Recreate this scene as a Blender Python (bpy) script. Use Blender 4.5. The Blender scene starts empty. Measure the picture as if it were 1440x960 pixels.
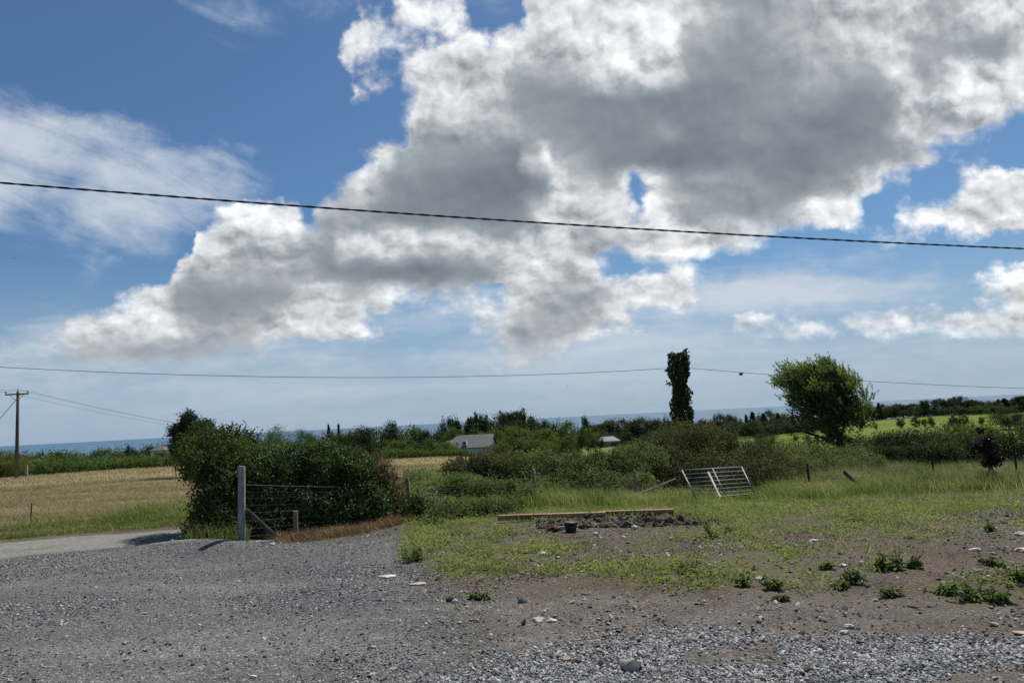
import bpy, bmesh, math, random
import numpy as np
from mathutils import Vector, Matrix
rng = np.random.default_rng(7); random.seed(7)
S = bpy.context.scene
COL = S.collection
rad = math.radians

# ------------------------------------------------------------------ camera
FPX = 1047.0                       # focal length in photo pixels (1440 wide)
EYE = 1.7
ROLL = rad(2.93)
PITCH = math.atan(108.0*math.cos(ROLL)/FPX)
_F = np.array([0, math.cos(PITCH), math.sin(PITCH)])
_R0 = np.array([1.0, 0, 0]); _U0 = np.array([0, -math.sin(PITCH), math.cos(PITCH)])
_R = math.cos(ROLL)*_R0 - math.sin(ROLL)*_U0
_U = math.sin(ROLL)*_R0 + math.cos(ROLL)*_U0
cam = bpy.data.cameras.new('camera'); cam.sensor_width = 36; cam.lens = 36*FPX/1440
cam.clip_start = 0.1; cam.clip_end = 200000
camo = bpy.data.objects.new('camera', cam); COL.objects.link(camo)
camo.matrix_world = Matrix(((_R[0], _U[0], -_F[0], 0), (_R[1], _U[1], -_F[1], 0), (_R[2], _U[2], -_F[2], EYE), (0, 0, 0, 1)))
S.camera = camo

# ------------------------------------------------------------------ light, sky, exposure
SUN_EL, SUN_AZ = rad(56), rad(27)   # azimuth measured from +Y (view) towards +X (right)
SKY_STRENGTH = 0.088
S.view_settings.view_transform = 'Standard'; S.view_settings.look = 'None'
S.view_settings.exposure = 0.0; S.view_settings.gamma = 1.0
S.view_settings.use_curve_mapping = False
S.cycles.use_denoising = False
S.cycles.max_bounces = 8; S.cycles.transparent_max_bounces = 8
S.cycles.use_adaptive_sampling = True; S.cycles.adaptive_threshold = 0.01
sun_dir = Vector((math.cos(SUN_EL)*math.sin(SUN_AZ), math.cos(SUN_EL)*math.cos(SUN_AZ), math.sin(SUN_EL)))
sl = bpy.data.lights.new('sun', 'SUN'); sl.energy = 5.0; sl.angle = rad(0.53); sl.color = (1.0, 0.95, 0.87)
so = bpy.data.objects.new('sun', sl); COL.objects.link(so)
so.rotation_euler = (-sun_dir).to_track_quat('-Z', 'Y').to_euler(); so.location = (0, 0, 50)

class NG:
    """small helper to write node trees as expressions"""
    def __init__(s, tree): s.t = tree; s.n = tree.nodes; s.l = tree.links
    def node(s, typ, **kw):
        nd = s.n.new(typ)
        for k, v in kw.items(): setattr(nd, k, v)
        return nd
    def put(s, sock, v):
        if isinstance(v, bpy.types.NodeSocket): s.l.new(v, sock)
        elif v is not None: sock.default_value = v
    def m(s, op, a, b=None, c=None, clamp=False):
        nd = s.node('ShaderNodeMath', operation=op, use_clamp=clamp)
        s.put(nd.inputs[0], a)
        if b is not None: s.put(nd.inputs[1], b)
        if c is not None: s.put(nd.inputs[2], c)
        return nd.outputs[0]
    def v(s, op, a, b=None):
        nd = s.node('ShaderNodeVectorMath', operation=op)
        s.put(nd.inputs[0], a)
        if b is not None: s.put(nd.inputs[1], b)
        return nd.outputs['Value'] if op in ('DOT_PRODUCT', 'LENGTH') else nd.outputs[0]
    def xyz(s, x, y, z=0.0):
        nd = s.node('ShaderNodeCombineXYZ')
        for i, q in enumerate((x, y, z)): s.put(nd.inputs[i], q)
        return nd.outputs[0]
    def sep(s, a):
        nd = s.node('ShaderNodeSeparateXYZ'); s.put(nd.inputs[0], a); return nd.outputs
    def noise(s, vec, scale, detail=4, rough=0.55, dist=0.0, lac=2.0):
        nd = s.node('ShaderNodeTexNoise', noise_dimensions='3D')
        s.put(nd.inputs['Vector'], vec)
        for k, q in (('Scale', scale), ('Detail', detail), ('Roughness', rough), ('Distortion', dist), ('Lacunarity', lac)):
            s.put(nd.inputs[k], q)
        return nd.outputs['Fac'], nd.outputs['Color']
    def ss(s, a, lo, hi, olo=0.0, ohi=1.0, kind='SMOOTHSTEP'):
        nd = s.node('ShaderNodeMapRange', interpolation_type=kind)
        for i, q in enumerate((a, lo, hi, olo, ohi)): s.put(nd.inputs[i], q)
        return nd.outputs[0]
    def mix(s, f, a, b, mode='MIX'):
        nd = s.node('ShaderNodeMix', data_type='RGBA', blend_type=mode)
        s.put(nd.inputs[0], f); s.put(nd.inputs[6], a); s.put(nd.inputs[7], b)
        return nd.outputs[2]
    def mixf(s, f, a, b):
        nd = s.node('ShaderNodeMix', data_type='FLOAT')
        s.put(nd.inputs[0], f); s.put(nd.inputs[2], a); s.put(nd.inputs[3], b)
        return nd.outputs[0]
    def ramp(s, f, stops, interp='LINEAR'):
        nd = s.node('ShaderNodeValToRGB'); cr = nd.color_ramp; cr.interpolation = interp
        while len(cr.elements) < len(stops): cr.elements.new(0.5)
        for e, (p, c) in zip(cr.elements, stops):
            e.position = p
        for e, (p, c) in zip(cr.elements, stops): e.position = p; e.color = c
        s.put(nd.inputs[0], f); return nd.outputs[0]

def c4(*a): return (a[0], a[1], a[2], 1.0)

# ---- sky: Nishita air with cumulus and cirrus.  Rows of a chart of the sky (fixed world directions):
#   y : [(x, cumulus cover, brightness)], [(x, thin cirrus)]
SKYROWS = [
 (-180, [(0,0,.9),(560,.1,.9),(680,.5,.95),(760,.9,1),(1440,1,.9)], [(0,.1),(1440,.1)]),
 (20, [(0,0,.85),(470,.05,.8),(500,.42,.8),(540,.3,.85),(570,.8,.92),(640,.85,.95),(662,.1,.9),(728,.1,.9),(744,.9,.95),(850,1,.97),(950,1,.97),(975,1,.76),(1050,1,.62),(1120,1,.72),(1200,1,.78),(1290,1,.84),(1312,1,.72),(1340,1,.82),(1440,1,.87)],
      [(0,.02),(180,.06),(230,.18),(460,.22),(560,.15),(700,.25),(760,0)]),
 (60, [(0,0,.85),(462,0,.85),(482,.6,.85),(530,.68,.92),(590,.4,.85),(640,.6,.9),(657,1,.97),(690,.45,.9),(720,.9,.95),(760,1,.86),(820,1,.9),(940,1,.97),(957,1,.66),(1050,1,.6),(1140,1,.7),(1230,1,.85),(1255,1,.94),(1290,1,.66),(1400,1,.6),(1440,1,.85)],
      [(0,0),(250,.1),(330,.12),(420,.02)]),
 (100,[(0,0,.85),(468,0,.85),(490,.52,.82),(540,.35,.8),(560,.5,.87),(600,.9,.94),(650,1,.8),(708,1,.95),(732,1,.7),(810,1,.75),(862,1,.92),(930,1,.85),(980,1,.6),(1050,1,.57),(1150,1,.7),(1230,1,.66),(1260,1,.86),(1300,1,.66),(1342,1,.95),(1360,1,1),(1385,1,.75),(1435,1,.92)],
      [(0,0),(280,.06),(320,0)]),
 (140,[(0,0,.85),(468,0,.85),(490,.52,.82),(530,.42,.82),(552,.2,.8),(576,.6,.87),(592,1,.92),(650,1,.86),(700,1,.75),(740,1,.57),(850,1,.55),(950,1,.53),(1050,1,.55),(1130,1,.64),(1200,1,.55),(1250,1,.6),(1282,1,.87),(1310,1,.76),(1352,1,1),(1400,1,.97),(1435,.8,.88)],
      [(0,.3),(60,.1),(120,0)]),
 (180,[(0,0,.85),(540,0,.8),(566,.4,.82),(582,1,.92),(610,1,.76),(700,1,.72),(780,1,.6),(880,1,.55),(940,1,.62),(970,1,.52),(1070,1,.58),(1150,1,.53),(1240,1,.56),(1272,1,.82),(1310,1,.76),(1380,1,.76),(1412,.8,.88),(1440,.45,.82)],
      [(0,.7),(100,.6),(180,.4),(235,.1),(270,0)]),
 (220,[(0,0,.85),(500,0,.8),(513,.5,.87),(532,1,.86),(560,1,.62),(680,1,.57),(715,1,.53),(738,1,.5),(752,1,.76),(766,1,1),(782,1,.7),(850,1,.54),(950,1,.49),(1050,1,.54),(1130,1,.49),(1220,1,.57),(1280,1,.68),(1312,.8,.82),(1334,.4,.8),(1370,.38,.82),(1410,.15,.85),(1440,.1,.85)],
      [(0,.6),(60,.6),(120,.45),(170,.62),(280,.6),(350,.35),(395,0)]),
 (260,[(0,0,.85),(458,0,.8),(490,.5,.82),(515,.9,.87),(542,1,.55),(640,1,.51),(740,1,.47),(764,1,.54),(779,1,1),(800,1,.76),(850,1,.7),(870,.9,.88),(890,.35,.82),(910,.8,.94),(940,1,.66),(1050,1,.62),(1130,1,.54),(1190,1,.66),(1230,.9,.88),(1252,.6,.88),(1280,.4,.85),(1300,0,.85),(1332,0,.9),(1352,.6,.92),(1400,.9,.95),(1440,1,.92)],
      [(0,.68),(100,.4),(160,.68),(240,.58),(330,.52),(400,.2),(425,0)]),
 (300,[(0,0,.85),(278,0,.9),(300,.4,.95),(330,.8,.97),(380,1,.97),(424,.9,.97),(436,.2,.85),(450,.6,.76),(472,1,.68),(550,1,.55),(680,1,.52),(740,1,.6),(770,1,.87),(830,1,.82),(880,.9,.92),(896,.5,.87),(915,1,.94),(960,1,.65),(1060,1,.58),(1120,1,.7),(1152,1,.93),(1200,.9,.93),(1222,.2,.9),(1240,0,.9),(1262,.5,.92),(1300,.8,.97),(1360,1,.93),(1440,1,.9)],
      [(0,.5),(80,.3),(130,.62),(200,.58),(270,.5),(320,.25),(360,0)]),
 (340,[(0,0,.85),(260,0,.9),(273,.8,.97),(300,1,.9),(360,1,.76),(420,1,.87),(437,.9,.7),(470,1,.64),(500,1,.9),(570,1,.92),(602,1,.75),(660,1,.92),(700,1,.75),(730,1,.86),(790,1,.92),(850,1,.68),(900,1,.82),(940,1,.97),(1010,1,.82),(1042,.9,.87),(1072,.5,.9),(1100,.2,.9),(1190,0,.9),(1222,.4,.9),(1290,.4,.92),(1320,.2,.9),(1362,.42,.92),(1440,.35,.9)],
      [(0,.1),(100,.3),(220,.3),(270,0),(1230,.1),(1440,.1)]),
 (380,[(0,0,.85),(230,0,.85),(246,.8,.88),(275,1,.74),(300,1,.82),(330,1,.7),(380,1,.78),(440,1,.7),(460,1,.6),(520,1,.54),(600,1,.52),(690,1,.6),(720,1,.82),(760,1,.92),(800,1,.68),(838,1,.87),(849,.5,.9),(880,.3,.9),(906,.7,.93),(950,.7,.93),(982,.5,.9),(1012,.3,.9),(1060,0,.9),(1315,0,.9),(1335,.45,.9),(1360,.15,.9),(1380,.4,.95),(1420,.62,.95),(1440,.55,.93)],
      [(0,0),(95,.08),(130,.3),(170,.05),(240,0),(960,.1),(1080,.42),(1200,.45),(1245,.2),(1262,.4),(1300,.45),(1322,.1),(1440,.1)]),
 (420,[(0,0,.85),(140,0,.85),(166,.6,.9),(200,.9,.94),(230,1,.9),(247,1,.6),(300,1,.55),(400,1,.6),(440,1,.8),(470,1,.87),(500,.9,.7),(540,.7,.82),(562,.5,.82),(620,.5,.87),(650,.8,.87),(700,.5,.82),(720,.9,.9),(760,1,.72),(840,1,.66),(862,1,.82),(930,1,.92),(970,.6,.92),(1000,.2,.9),(1020,0,.9),(1340,0,.9),(1360,.35,.92),(1400,.7,.92),(1440,.95,.92)],
      [(0,0),(80,.12),(140,.1),(480,.3),(700,.3),(980,.65),(1050,.9),(1180,.9),(1250,.45),(1272,.1),(1300,.28),(1370,.2),(1440,.1)]),
 (460,[(0,0,.8),(50,0,.8),(76,.5,.8),(110,.9,.82),(180,1,.87),(240,1,.87),(260,1,.75),(300,1,.66),(350,1,.68),(400,1,.87),(450,1,.84),(480,.8,.87),(500,.7,.87),(520,.4,.82),(552,.1,.82),(640,0,.82),(670,.6,.87),(700,.8,.8),(730,.9,.66),(800,1,.66),(830,.9,.82),(880,.5,.82),(930,.1,.82),(1000,0,.85),(1035,.65,.9),(1100,.72,.9),(1150,.85,.92),(1182,.6,.9),(1210,.85,.92),(1300,.8,.9),(1340,.95,.92),(1400,.95,.86),(1440,.9,.87)],
      [(0,.1),(60,.3),(500,.35),(600,.18),(650,.3),(850,.5),(950,.65),(1050,.35),(1150,.2),(1250,.15),(1440,.1)]),
 (500,[(0,.4,.72),(60,.42,.72),(110,.7,.68),(180,.8,.64),(250,.8,.63),(300,.8,.62),(340,.7,.65),(380,.4,.7),(420,.1,.72),(640,.1,.78),(666,.5,.8),(720,.7,.7),(770,.5,.72),(800,.2,.8),(1000,0,.85),(1030,.35,.86),(1080,.45,.86),(1130,.2,.85),(1180,0,.85),(1440,0,.85)],
      [(0,.55),(150,.4),(400,.55),(450,.55),(550,.3),(620,.45),(800,.55),(900,.6),(1000,.55),(1200,.4),(1350,.45),(1440,.5)]),
 (545,[(0,.3,.64),(60,.22,.64),(160,.1,.66),(240,0,.7),(1440,0,.8)], [(0,.45),(400,.45),(800,.48),(1200,.45),(1440,.45)]),
 (620,[(0,0,.7),(1440,0,.8)], [(0,.3),(800,.3),(1440,.35)]),
]
W = bpy.data.worlds.new('World'); S.world = W; W.use_nodes = True
W.cycles.sampling_method = 'MANUAL'; W.cycles.sample_map_resolution = 512
g = NG(W.node_tree); g.n.clear()
tc = g.node('ShaderNodeTexCoord').outputs['Generated']
sky = g.node('ShaderNodeTexSky', sky_type='NISHITA'); sky.sun_disc = False
sky.sun_elevation = SUN_EL; sky.sun_rotation = SUN_AZ
sky.altitude = 90; sky.air_density = 1.0; sky.dust_density = 0.6; sky.ozone_density = 2.0
dF = g.v('DOT_PRODUCT', tc, tuple(_F)); dR = g.v('DOT_PRODUCT', tc, tuple(_R)); dU = g.v('DOT_PRODUCT', tc, tuple(_U))
dFc = g.m('MAXIMUM', dF, 0.08)
X0 = g.m('MULTIPLY_ADD', g.m('DIVIDE', dR, dFc), FPX/1440, 0.5)            # chart x / 1440
Y0 = g.m('MULTIPLY_ADD', g.m('DIVIDE', dU, dFc), -FPX/1440, 480/1440)      # chart y / 1440
P0 = g.xyz(X0, Y0, 0.0)
# domain warp gives billowing outlines
n1f, n1c = g.noise(P0, 7.0, 3, 0.5)
n2f, n2c = g.noise(P0, 28.0, 5, 0.6)
w1 = g.v('MULTIPLY', g.v('SUBTRACT', n1c, (0.5, 0.5, 0.5)), (0.038, 0.030, 0))
w2 = g.v('MULTIPLY', g.v('SUBTRACT', n2c, (0.5, 0.5, 0.5)), (0.026, 0.024, 0))
PW = g.v('ADD', P0, g.v('ADD', w1, w2))
sx, sy, _ = g.sep(PW)
def row_ramp(cum, cir):
    cx = [c[0] for c in cum]; zx = [c[0] for c in cir]
    xs = sorted(set([max(0, min(1440, c)) for c in cx]))
    xs2 = xs[:32]
    # thin cirrus breakpoints are added while there is room
    for z in zx:
        if len(xs2) < 32 and all(abs(z-q) > 8 for q in xs2): xs2.append(z)
    xs2.sort()
    st = []
    for x in xs2:
        st.append((x/1440, (np.interp(x, cx, [c[1] for c in cum]), np.interp(x, cx, [c[2] for c in cum]), np.interp(x, zx, [c[1] for c in cir]), 1)))
    return st
acc = None
for i, (yy, cum, cir) in enumerate(SKYROWS):
    r = g.ramp(sx, row_ramp(cum, cir), 'LINEAR')
    if acc is None: acc = r
    else: acc = g.mix(g.ss(sy, SKYROWS[i-1][0]/1440, yy/1440), acc, r)
cov, bri, cirr = g.sep(acc)
# billow detail, coarse to fine; finer towards the horizon
stretch = g.ss(Y0, 0.0, 0.40, 1.0, 1.45, 'LINEAR')
PB = g.xyz(X0, g.m('MULTIPLY', Y0, stretch), 0.3)
b1, _c = g.noise(PB, 10.0, 10, 0.60, 0.12)
PBs = g.v('ADD', PB, (0.006, -0.016, 0.0))
b1s, _c = g.noise(PBs, 10.0, 8, 0.58, 0.12)
b2, _c = g.noise(g.v('ADD', PB, (3.1, 1.7, 0)), 42.0, 6, 0.64, 0.1)
def puff(vec, scale, det):
    nd = g.node('ShaderNodeTexVoronoi', feature='SMOOTH_F1', voronoi_dimensions='2D'); g.put(nd.inputs['Vector'], vec)
    for k_, q_ in (('Scale', scale), ('Detail', det), ('Roughness', .55), ('Lacunarity', 2.1), ('Smoothness', .35)): nd.inputs[k_].default_value = q_
    return nd.outputs['Distance']
PV = g.v('ADD', PB, g.v('MULTIPLY', g.v('SUBTRACT', n2c, (0.5, 0.5, 0.5)), (0.030, 0.030, 0)))
q1 = puff(PV, 17.0, 3.0); q1s = puff(g.v('ADD', PV, (0.005, -0.011, 0.0)), 17.0, 3.0)
pemb = g.m('SUBTRACT', q1s, q1)
cov2 = g.m('ADD', g.m('MULTIPLY', cov, 1.24), g.m('MULTIPLY', g.m('SUBTRACT', b1, 0.5), 0.80))
cov2 = g.m('ADD', cov2, g.m('MULTIPLY', g.m('SUBTRACT', b2, 0.5), 0.80))
cov2 = g.m('ADD', cov2, g.m('MULTIPLY', g.m('SUBTRACT', 0.42, q1), 0.45))
cov2 = g.m('ADD', cov2, g.ss(cov, 0.82, 1.0, 0.0, 0.55))
covgate = g.ss(cov, 0.02, 0.2)
alpha = g.m('MULTIPLY', g.ss(cov2, 0.28, g.m('MULTIPLY_ADD', g.ss(n1f, .35, .65), .42, .72)), covgate)
emb = g.m('SUBTRACT', b1, b1s)
calm = g.ss(bri, 0.55, 0.95, 0.22, 0.95)
br = g.m('ADD', g.m('MULTIPLY_ADD', bri, 0.88, 0.075), g.m('MULTIPLY', emb, g.m('MULTIPLY', calm, 0.7)))
br = g.m('ADD', br, g.m('MULTIPLY', g.m('MULTIPLY', g.m('SUBTRACT', b2, 0.5), calm), 0.16))
br = g.m('ADD', br, g.m('MULTIPLY', g.m('MULTIPLY', g.m('SUBTRACT', b1, 0.5), calm), 0.18))
edge = g.m('SUBTRACT', 1.0, g.ss(cov2, 0.6, 1.25))
br = g.m('ADD', br, g.m('MULTIPLY', edge, 0.07))
br = g.m('ADD', br, g.m('MULTIPLY', pemb, g.ss(bri, 0.55, 0.9, 0.03, 0.33)))
br = g.m('MAXIMUM', br, 0.44)
br = g.m('MINIMUM', br, g.m('MULTIPLY_ADD', g.m('SUBTRACT', br, 0.84), 0.75, 0.84))
CLOUD_GAIN = 1.0
lin = g.m('MULTIPLY', g.m('POWER', br, 2.25), CLOUD_GAIN)                # display value -> light
tint = g.mix(g.ss(br, 0.45, 0.9), c4(0.84, 0.99, 1.13), c4(0.975, 1.0, 1.025))
ccol = g.v('MULTIPLY', tint, g.xyz(lin, lin, lin))
# cirrus: streaks drawn out along the wind
PC = g.xyz(g.m('MULTIPLY_ADD', Y0, -1.2, g.m('MULTIPLY', X0, 4.0)), g.m('MULTIPLY_ADD', X0, -4.6, g.m('MULTIPLY', Y0, 13.0)), 1.0)
PCr = g.xyz(g.m('MULTIPLY', X0, 3.0), g.m('MULTIPLY_ADD', X0, 1.2, g.m('MULTIPLY', Y0, 20.0)), 1.0)
ciL, _c = g.noise(PC, 1.9, 8, 0.62, 0.5); ciR, _c = g.noise(PCr, 1.9, 8, 0.6, 0.3)
ci = g.mixf(g.m('MAXIMUM', g.ss(X0, 0.25, 0.45), g.ss(Y0, 0.24, 0.29)), ciL, ciR)
ci2, _c = g.noise(g.v('ADD', PB, (7.0, 2.0, 0)), 30.0, 5, 0.65, 0.6)
ca = g.m('ADD', g.m('MULTIPLY', cirr, 1.2), g.m('MULTIPLY', g.m('SUBTRACT', ci, 0.5), 1.3))
ca = g.m('ADD', ca, g.m('MULTIPLY', g.m('SUBTRACT', ci2, 0.5), 0.55))
calpha = g.m('MULTIPLY', g.ss(ca, 0.12, 1.05), g.ss(cirr, 0.0, 0.2, 0, 0.95))
# level veil towards the horizon
vz = g.sep(tc)[2]
SKYMUL = g.node('ShaderNodeRGB'); SKYMUL.outputs[0].default_value = (0.50, 0.70, 0.86, 1)
skyc = g.v('MULTIPLY', sky.outputs[0], SKYMUL.outputs[0])
skyc = g.v('MULTIPLY', skyc, (SKY_STRENGTH,)*3)
veil = g.m('MULTIPLY', g.m('SUBTRACT', 1.0, g.ss(vz, 0.01, 0.22)), 0.85)
skyc = g.mix(veil, skyc, c4(0.36, 0.465, 0.60))
front = g.ss(dF, 0.2, 0.45)
calpha = g.m('MULTIPLY', g.m('MULTIPLY', calpha, front), g.ss(vz, 0.0, 0.13, 0.35, 1.0))
col = g.mix(calpha, skyc, c4(0.60, 0.66, 0.74))
farfade = g.ss(vz, 0.0, 0.11, 0.25, 1.0)
alpha = g.m('MULTIPLY', g.m('MULTIPLY', alpha, front), farfade)
col = g.mix(alpha, col, ccol)
bgn = g.node('ShaderNodeBackground'); g.put(bgn.inputs[0], col); bgn.inputs[1].default_value = 1.0
# strength is applied to the Nishita air above (SKY_STRENGTH); clouds are given in display light
g.l.new(bgn.outputs[0], g.node('ShaderNodeOutputWorld').inputs[0])

# ------------------------------------------------------------------ helpers
def tag(o, label=None, cat=None, group=None, kind=None):
    if label: o['label'] = label
    if cat: o['category'] = cat
    if group: o['group'] = group
    if kind or label: o['kind'] = kind or 'thing'
    return o
def empty(name, loc=(0, 0, 0), rz=0):
    o = bpy.data.objects.new(name, None); COL.objects.link(o); o.location = loc; o.rotation_euler[2] = rz
    o.empty_display_size = 0.2
    return o
def mesh_np(name, V, faces, mats, parent=None, attrs=None, smooth=False, matidx=None, loc=None):
    """V (n,3); faces (m,k) array or list of arrays; attrs {name: per-vertex floats or (n,3) colours}"""
    V = np.asarray(V, np.float32)
    me = bpy.data.meshes.new(name)
    fl = faces if isinstance(faces, list) else [faces]
    fl = [np.asarray(f, np.int32) for f in fl if len(f)]
    nl = sum(f.size for f in fl); nf = sum(len(f) for f in fl)
    me.vertices.add(len(V)); me.vertices.foreach_set('co', V.ravel())
    me.loops.add(nl); me.polygons.add(nf)
    me.loops.foreach_set('vertex_index', np.concatenate([f.ravel() for f in fl]))
    ls = []; off = 0
    for f in fl:
        k = f.shape[1]; ls.append(off + np.arange(len(f))*k); off += f.size
    me.polygons.foreach_set('loop_start', np.concatenate(ls).astype(np.int32))
    if matidx is not None: me.polygons.foreach_set('material_index', np.asarray(matidx, np.int32))
    me.polygons.foreach_set('use_smooth', np.full(nf, smooth))
    for k, a in (attrs or {}).items():
        a = np.asarray(a, np.float32)
        if a.ndim == 1:
            at_ = me.attributes.new(k, 'FLOAT', 'POINT'); at_.data.foreach_set('value', a)
        else:
            at_ = me.attributes.new(k, 'FLOAT_VECTOR', 'POINT'); at_.data.foreach_set('vector', a.ravel())
    for mm in (mats if isinstance(mats, (list, tuple)) else [mats]): me.materials.append(mm)
    me.update(calc_edges=True)
    o = bpy.data.objects.new(name, me); COL.objects.link(o)
    if parent: o.parent = parent
    if loc is not None: o.location = loc
    return o
class MB:
    """collects simple shapes into one mesh"""
    def __init__(s): s.V = []; s.F4 = []; s.F3 = []; s.n = 0
    def add(s, V, q=(), t=()):
        V = np.asarray(V, float).reshape(-1, 3); s.V.append(V)
        if len(q): s.F4.append(np.asarray(q)+s.n)
        if len(t): s.F3.append(np.asarray(t)+s.n)
        s.n += len(V)
    def tube(s, pts, r, k=8, cap=True):
        pts = np.asarray(pts, float); n = len(pts)
        r = np.broadcast_to(np.asarray(r, float), (n,))
        T = np.gradient(pts, axis=0); T /= np.linalg.norm(T, axis=1)[:, None]+1e-9
        up = np.array([0, 0, 1.0]) if abs(T[0, 2]) < .9 else np.array([1.0, 0, 0])
        A = np.cross(T, up); A /= np.linalg.norm(A, axis=1)[:, None]+1e-9
        B = np.cross(T, A)
        th = np.arange(k)*2*math.pi/k
        ring = pts[:, None, :] + r[:, None, None]*(np.cos(th)[None, :, None]*A[:, None, :]+np.sin(th)[None, :, None]*B[:, None, :])
        i = np.arange(n-1)[:, None]*k; j = np.arange(k)[None, :]; j2 = (j+1) % k
        q = np.stack([i+j, i+j2, i+k+j2, i+k+j], -1).reshape(-1, 4)
        V = ring.reshape(-1, 3); t = []
        if cap:
            V = np.vstack([V, pts[0], pts[-1]]); a = n*k; b = a+1
            t = [(a, (jj+1) % k, jj) for jj in range(k)]+[(b, (n-1)*k+jj, (n-1)*k+(jj+1) % k) for jj in range(k)]
        s.add(V, q, t)
    def box(s, c, size, M=None, bev=0.0, jit=0.0):
        bm = bmesh.new(); bmesh.ops.create_cube(bm, size=1)
        for v in bm.verts: v.co = Vector((v.co.x*size[0], v.co.y*size[1], v.co.z*size[2]))
        if bev: bmesh.ops.bevel(bm, geom=bm.edges[:], offset=bev, segments=2, affect='EDGES')
        bmesh.ops.triangulate(bm, faces=bm.faces[:])
        bm.verts.index_update()
        V = np.array([v.co[:] for v in bm.verts]); T = np.array([[v.index for v in f.verts] for f in bm.faces]); bm.free()
        if jit: V = V + rng.normal(0, jit, V.shape)
        if M is not None: V = V @ np.asarray(M).T
        s.add(V+np.asarray(c), (), T)
    def build(s, name, mats, parent=None, smooth=False, attrs=None):
        fl = []
        if s.F4: fl.append(np.vstack(s.F4))
        if s.F3: fl.append(np.vstack(s.F3))
        return mesh_np(name, np.vstack(s.V), fl, mats, parent, attrs, smooth)
def copy_tree(o, parent=None):
    c = o.copy(); COL.objects.link(c)
    if parent: c.parent = parent
    for ch in o.children: copy_tree(ch, c)
    return c
# value noise (numpy)
_perm = np.random.default_rng(3).random((256, 256))
def vnoise(x, y, scale=1.0):
    x = np.asarray(x, float)*scale; y = np.asarray(y, float)*scale
    xi = np.floor(x).astype(int); yi = np.floor(y).astype(int); fx = x-xi; fy = y-yi
    fx = fx*fx*(3-2*fx); fy = fy*fy*(3-2*fy)
    a = _perm[xi & 255, yi & 255]; b = _perm[(xi+1) & 255, yi & 255]; c = _perm[xi & 255, (yi+1) & 255]; d = _perm[(xi+1) & 255, (yi+1) & 255]
    return (a*(1-fx)+b*fx)*(1-fy)+(c*(1-fx)+d*fx)*fy
def fbm(x, y, scale=1.0, o=4):
    r = 0; a = .5; t = 0
    for i in range(o):
        r = r+a*vnoise(np.asarray(x)+17.3*i, np.asarray(y)-9.1*i, scale*2**i); t += a; a *= .5
    return r/t
def sst(x, lo, hi):
    t = np.clip((np.asarray(x, float)-lo)/(hi-lo), 0, 1); return t*t*(3-2*t)

# ------------------------------------------------------------------ terrain shape
_tc = np.array([-700., 150, 600, 950, 1330, 2300])
_td = np.array([0, 10, 14, 19, 25, 40, 60, 90, 130, 200, 300, 450, 700, 1000, 1500, 2500, 6000.])
_tz = np.array([
 [0, 0, 0, -.02, -.1, -.35, -.7, -1.6, -3.5, -7, -13, -20, -35, -50, -78, -92, -95],
 [0, 0, 0, -.02, -.1, -.4, -.8, -1.6, -3.5, -7, -13, -20, -35, -50, -78, -92, -95],
 [0, 0, -.1, -.35, -.6, -1.1, -1.6, -2.4, -5, -9, -14, -22, -37, -52, -78, -92, -95],
 [0, 0, -.15, -.6, -.9, -1.5, -2.5, -4.5, -7.5, -10.5, -13, -17, -24, -40, -78, -92, -95],
 [0, 0, -.1, -.45, -.8, -1.6, -3, -5.5, -8.5, -12, -13.8, -13.3, -12.6, -40, -78, -92, -95],
 [0, 0, 0, -.2, -.5, -1.3, -3, -5.5, -8.5, -12, -13.8, -13.3, -12.6, -40, -78, -92, -95]])
_ta = np.arctan((_tc-720)/FPX)
_ds = np.concatenate([np.linspace(0, 60, 241), np.geomspace(61, 6000, 260)])
_zz = np.array([np.interp(_ds, _td, z) for z in _tz])
_k = np.hanning(13); _k /= _k.sum()
_zz = np.array([np.convolve(np.pad(z, 6, mode='edge'), _k, 'valid') for z in _zz])
def terrain(x, y, fine=True):
    x = np.asarray(x, float); y = np.asarray(y, float)
    d = np.hypot(x, y); a = np.arctan2(x, np.where(np.abs(y) < 1e-6, 1e-6, y))
    a = np.clip(a, _ta[0], _ta[-1])
    di = np.interp(d, _ds, np.arange(len(_ds)))
    i0 = np.clip(np.floor(di).astype(int), 0, len(_ds)-2); f = di-i0
    ai = np.interp(a, _ta, np.arange(len(_ta))); a0 = np.clip(np.floor(ai).astype(int), 0, len(_ta)-2); g_ = ai-a0
    g_ = g_*g_*(3-2*g_)
    z = (_zz[a0, i0]*(1-f)+_zz[a0, i0+1]*f)*(1-g_)+(_zz[a0+1, i0]*(1-f)+_zz[a0+1, i0+1]*f)*g_
    if fine:
        near = np.clip(1-d/60, 0, 1)
        z = z+near*(fbm(x, y, .45, 3)-.5)*.10*sst(d, 3, 9)
        dirt = sst(x-.12*(y-8)*4, .2, 2.5)*near
        z = z+dirt*(fbm(x+40, y, 1.6, 4)-.5)*.11+near*(fbm(x-9, y+30, 6, 2)-.5)*.014
        # small bank of gravel under the end of the hedge, a rut beside it
        z = z+.16*np.exp(-(((x+4.9)/1.0)**2+((y-11.3)/.42)**2))
        u = (x+6.55)*.93+(y-11.4)*.37; v_ = -(x+6.55)*.37+(y-11.4)*.93
        z = z-.05*np.exp(-(u/.55)**4-(v_/.09)**2)
        # spoil in front of the long timber
        z = z+.10*np.exp(-(((x-1.6)/1.3)**2+((y-12.9)/.35)**2))*(.5+fbm(x, y, 3, 3))
    return z
def ray(px, py):
    return _F+(px-720)/FPX*_R+(480-py)/FPX*_U
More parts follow.
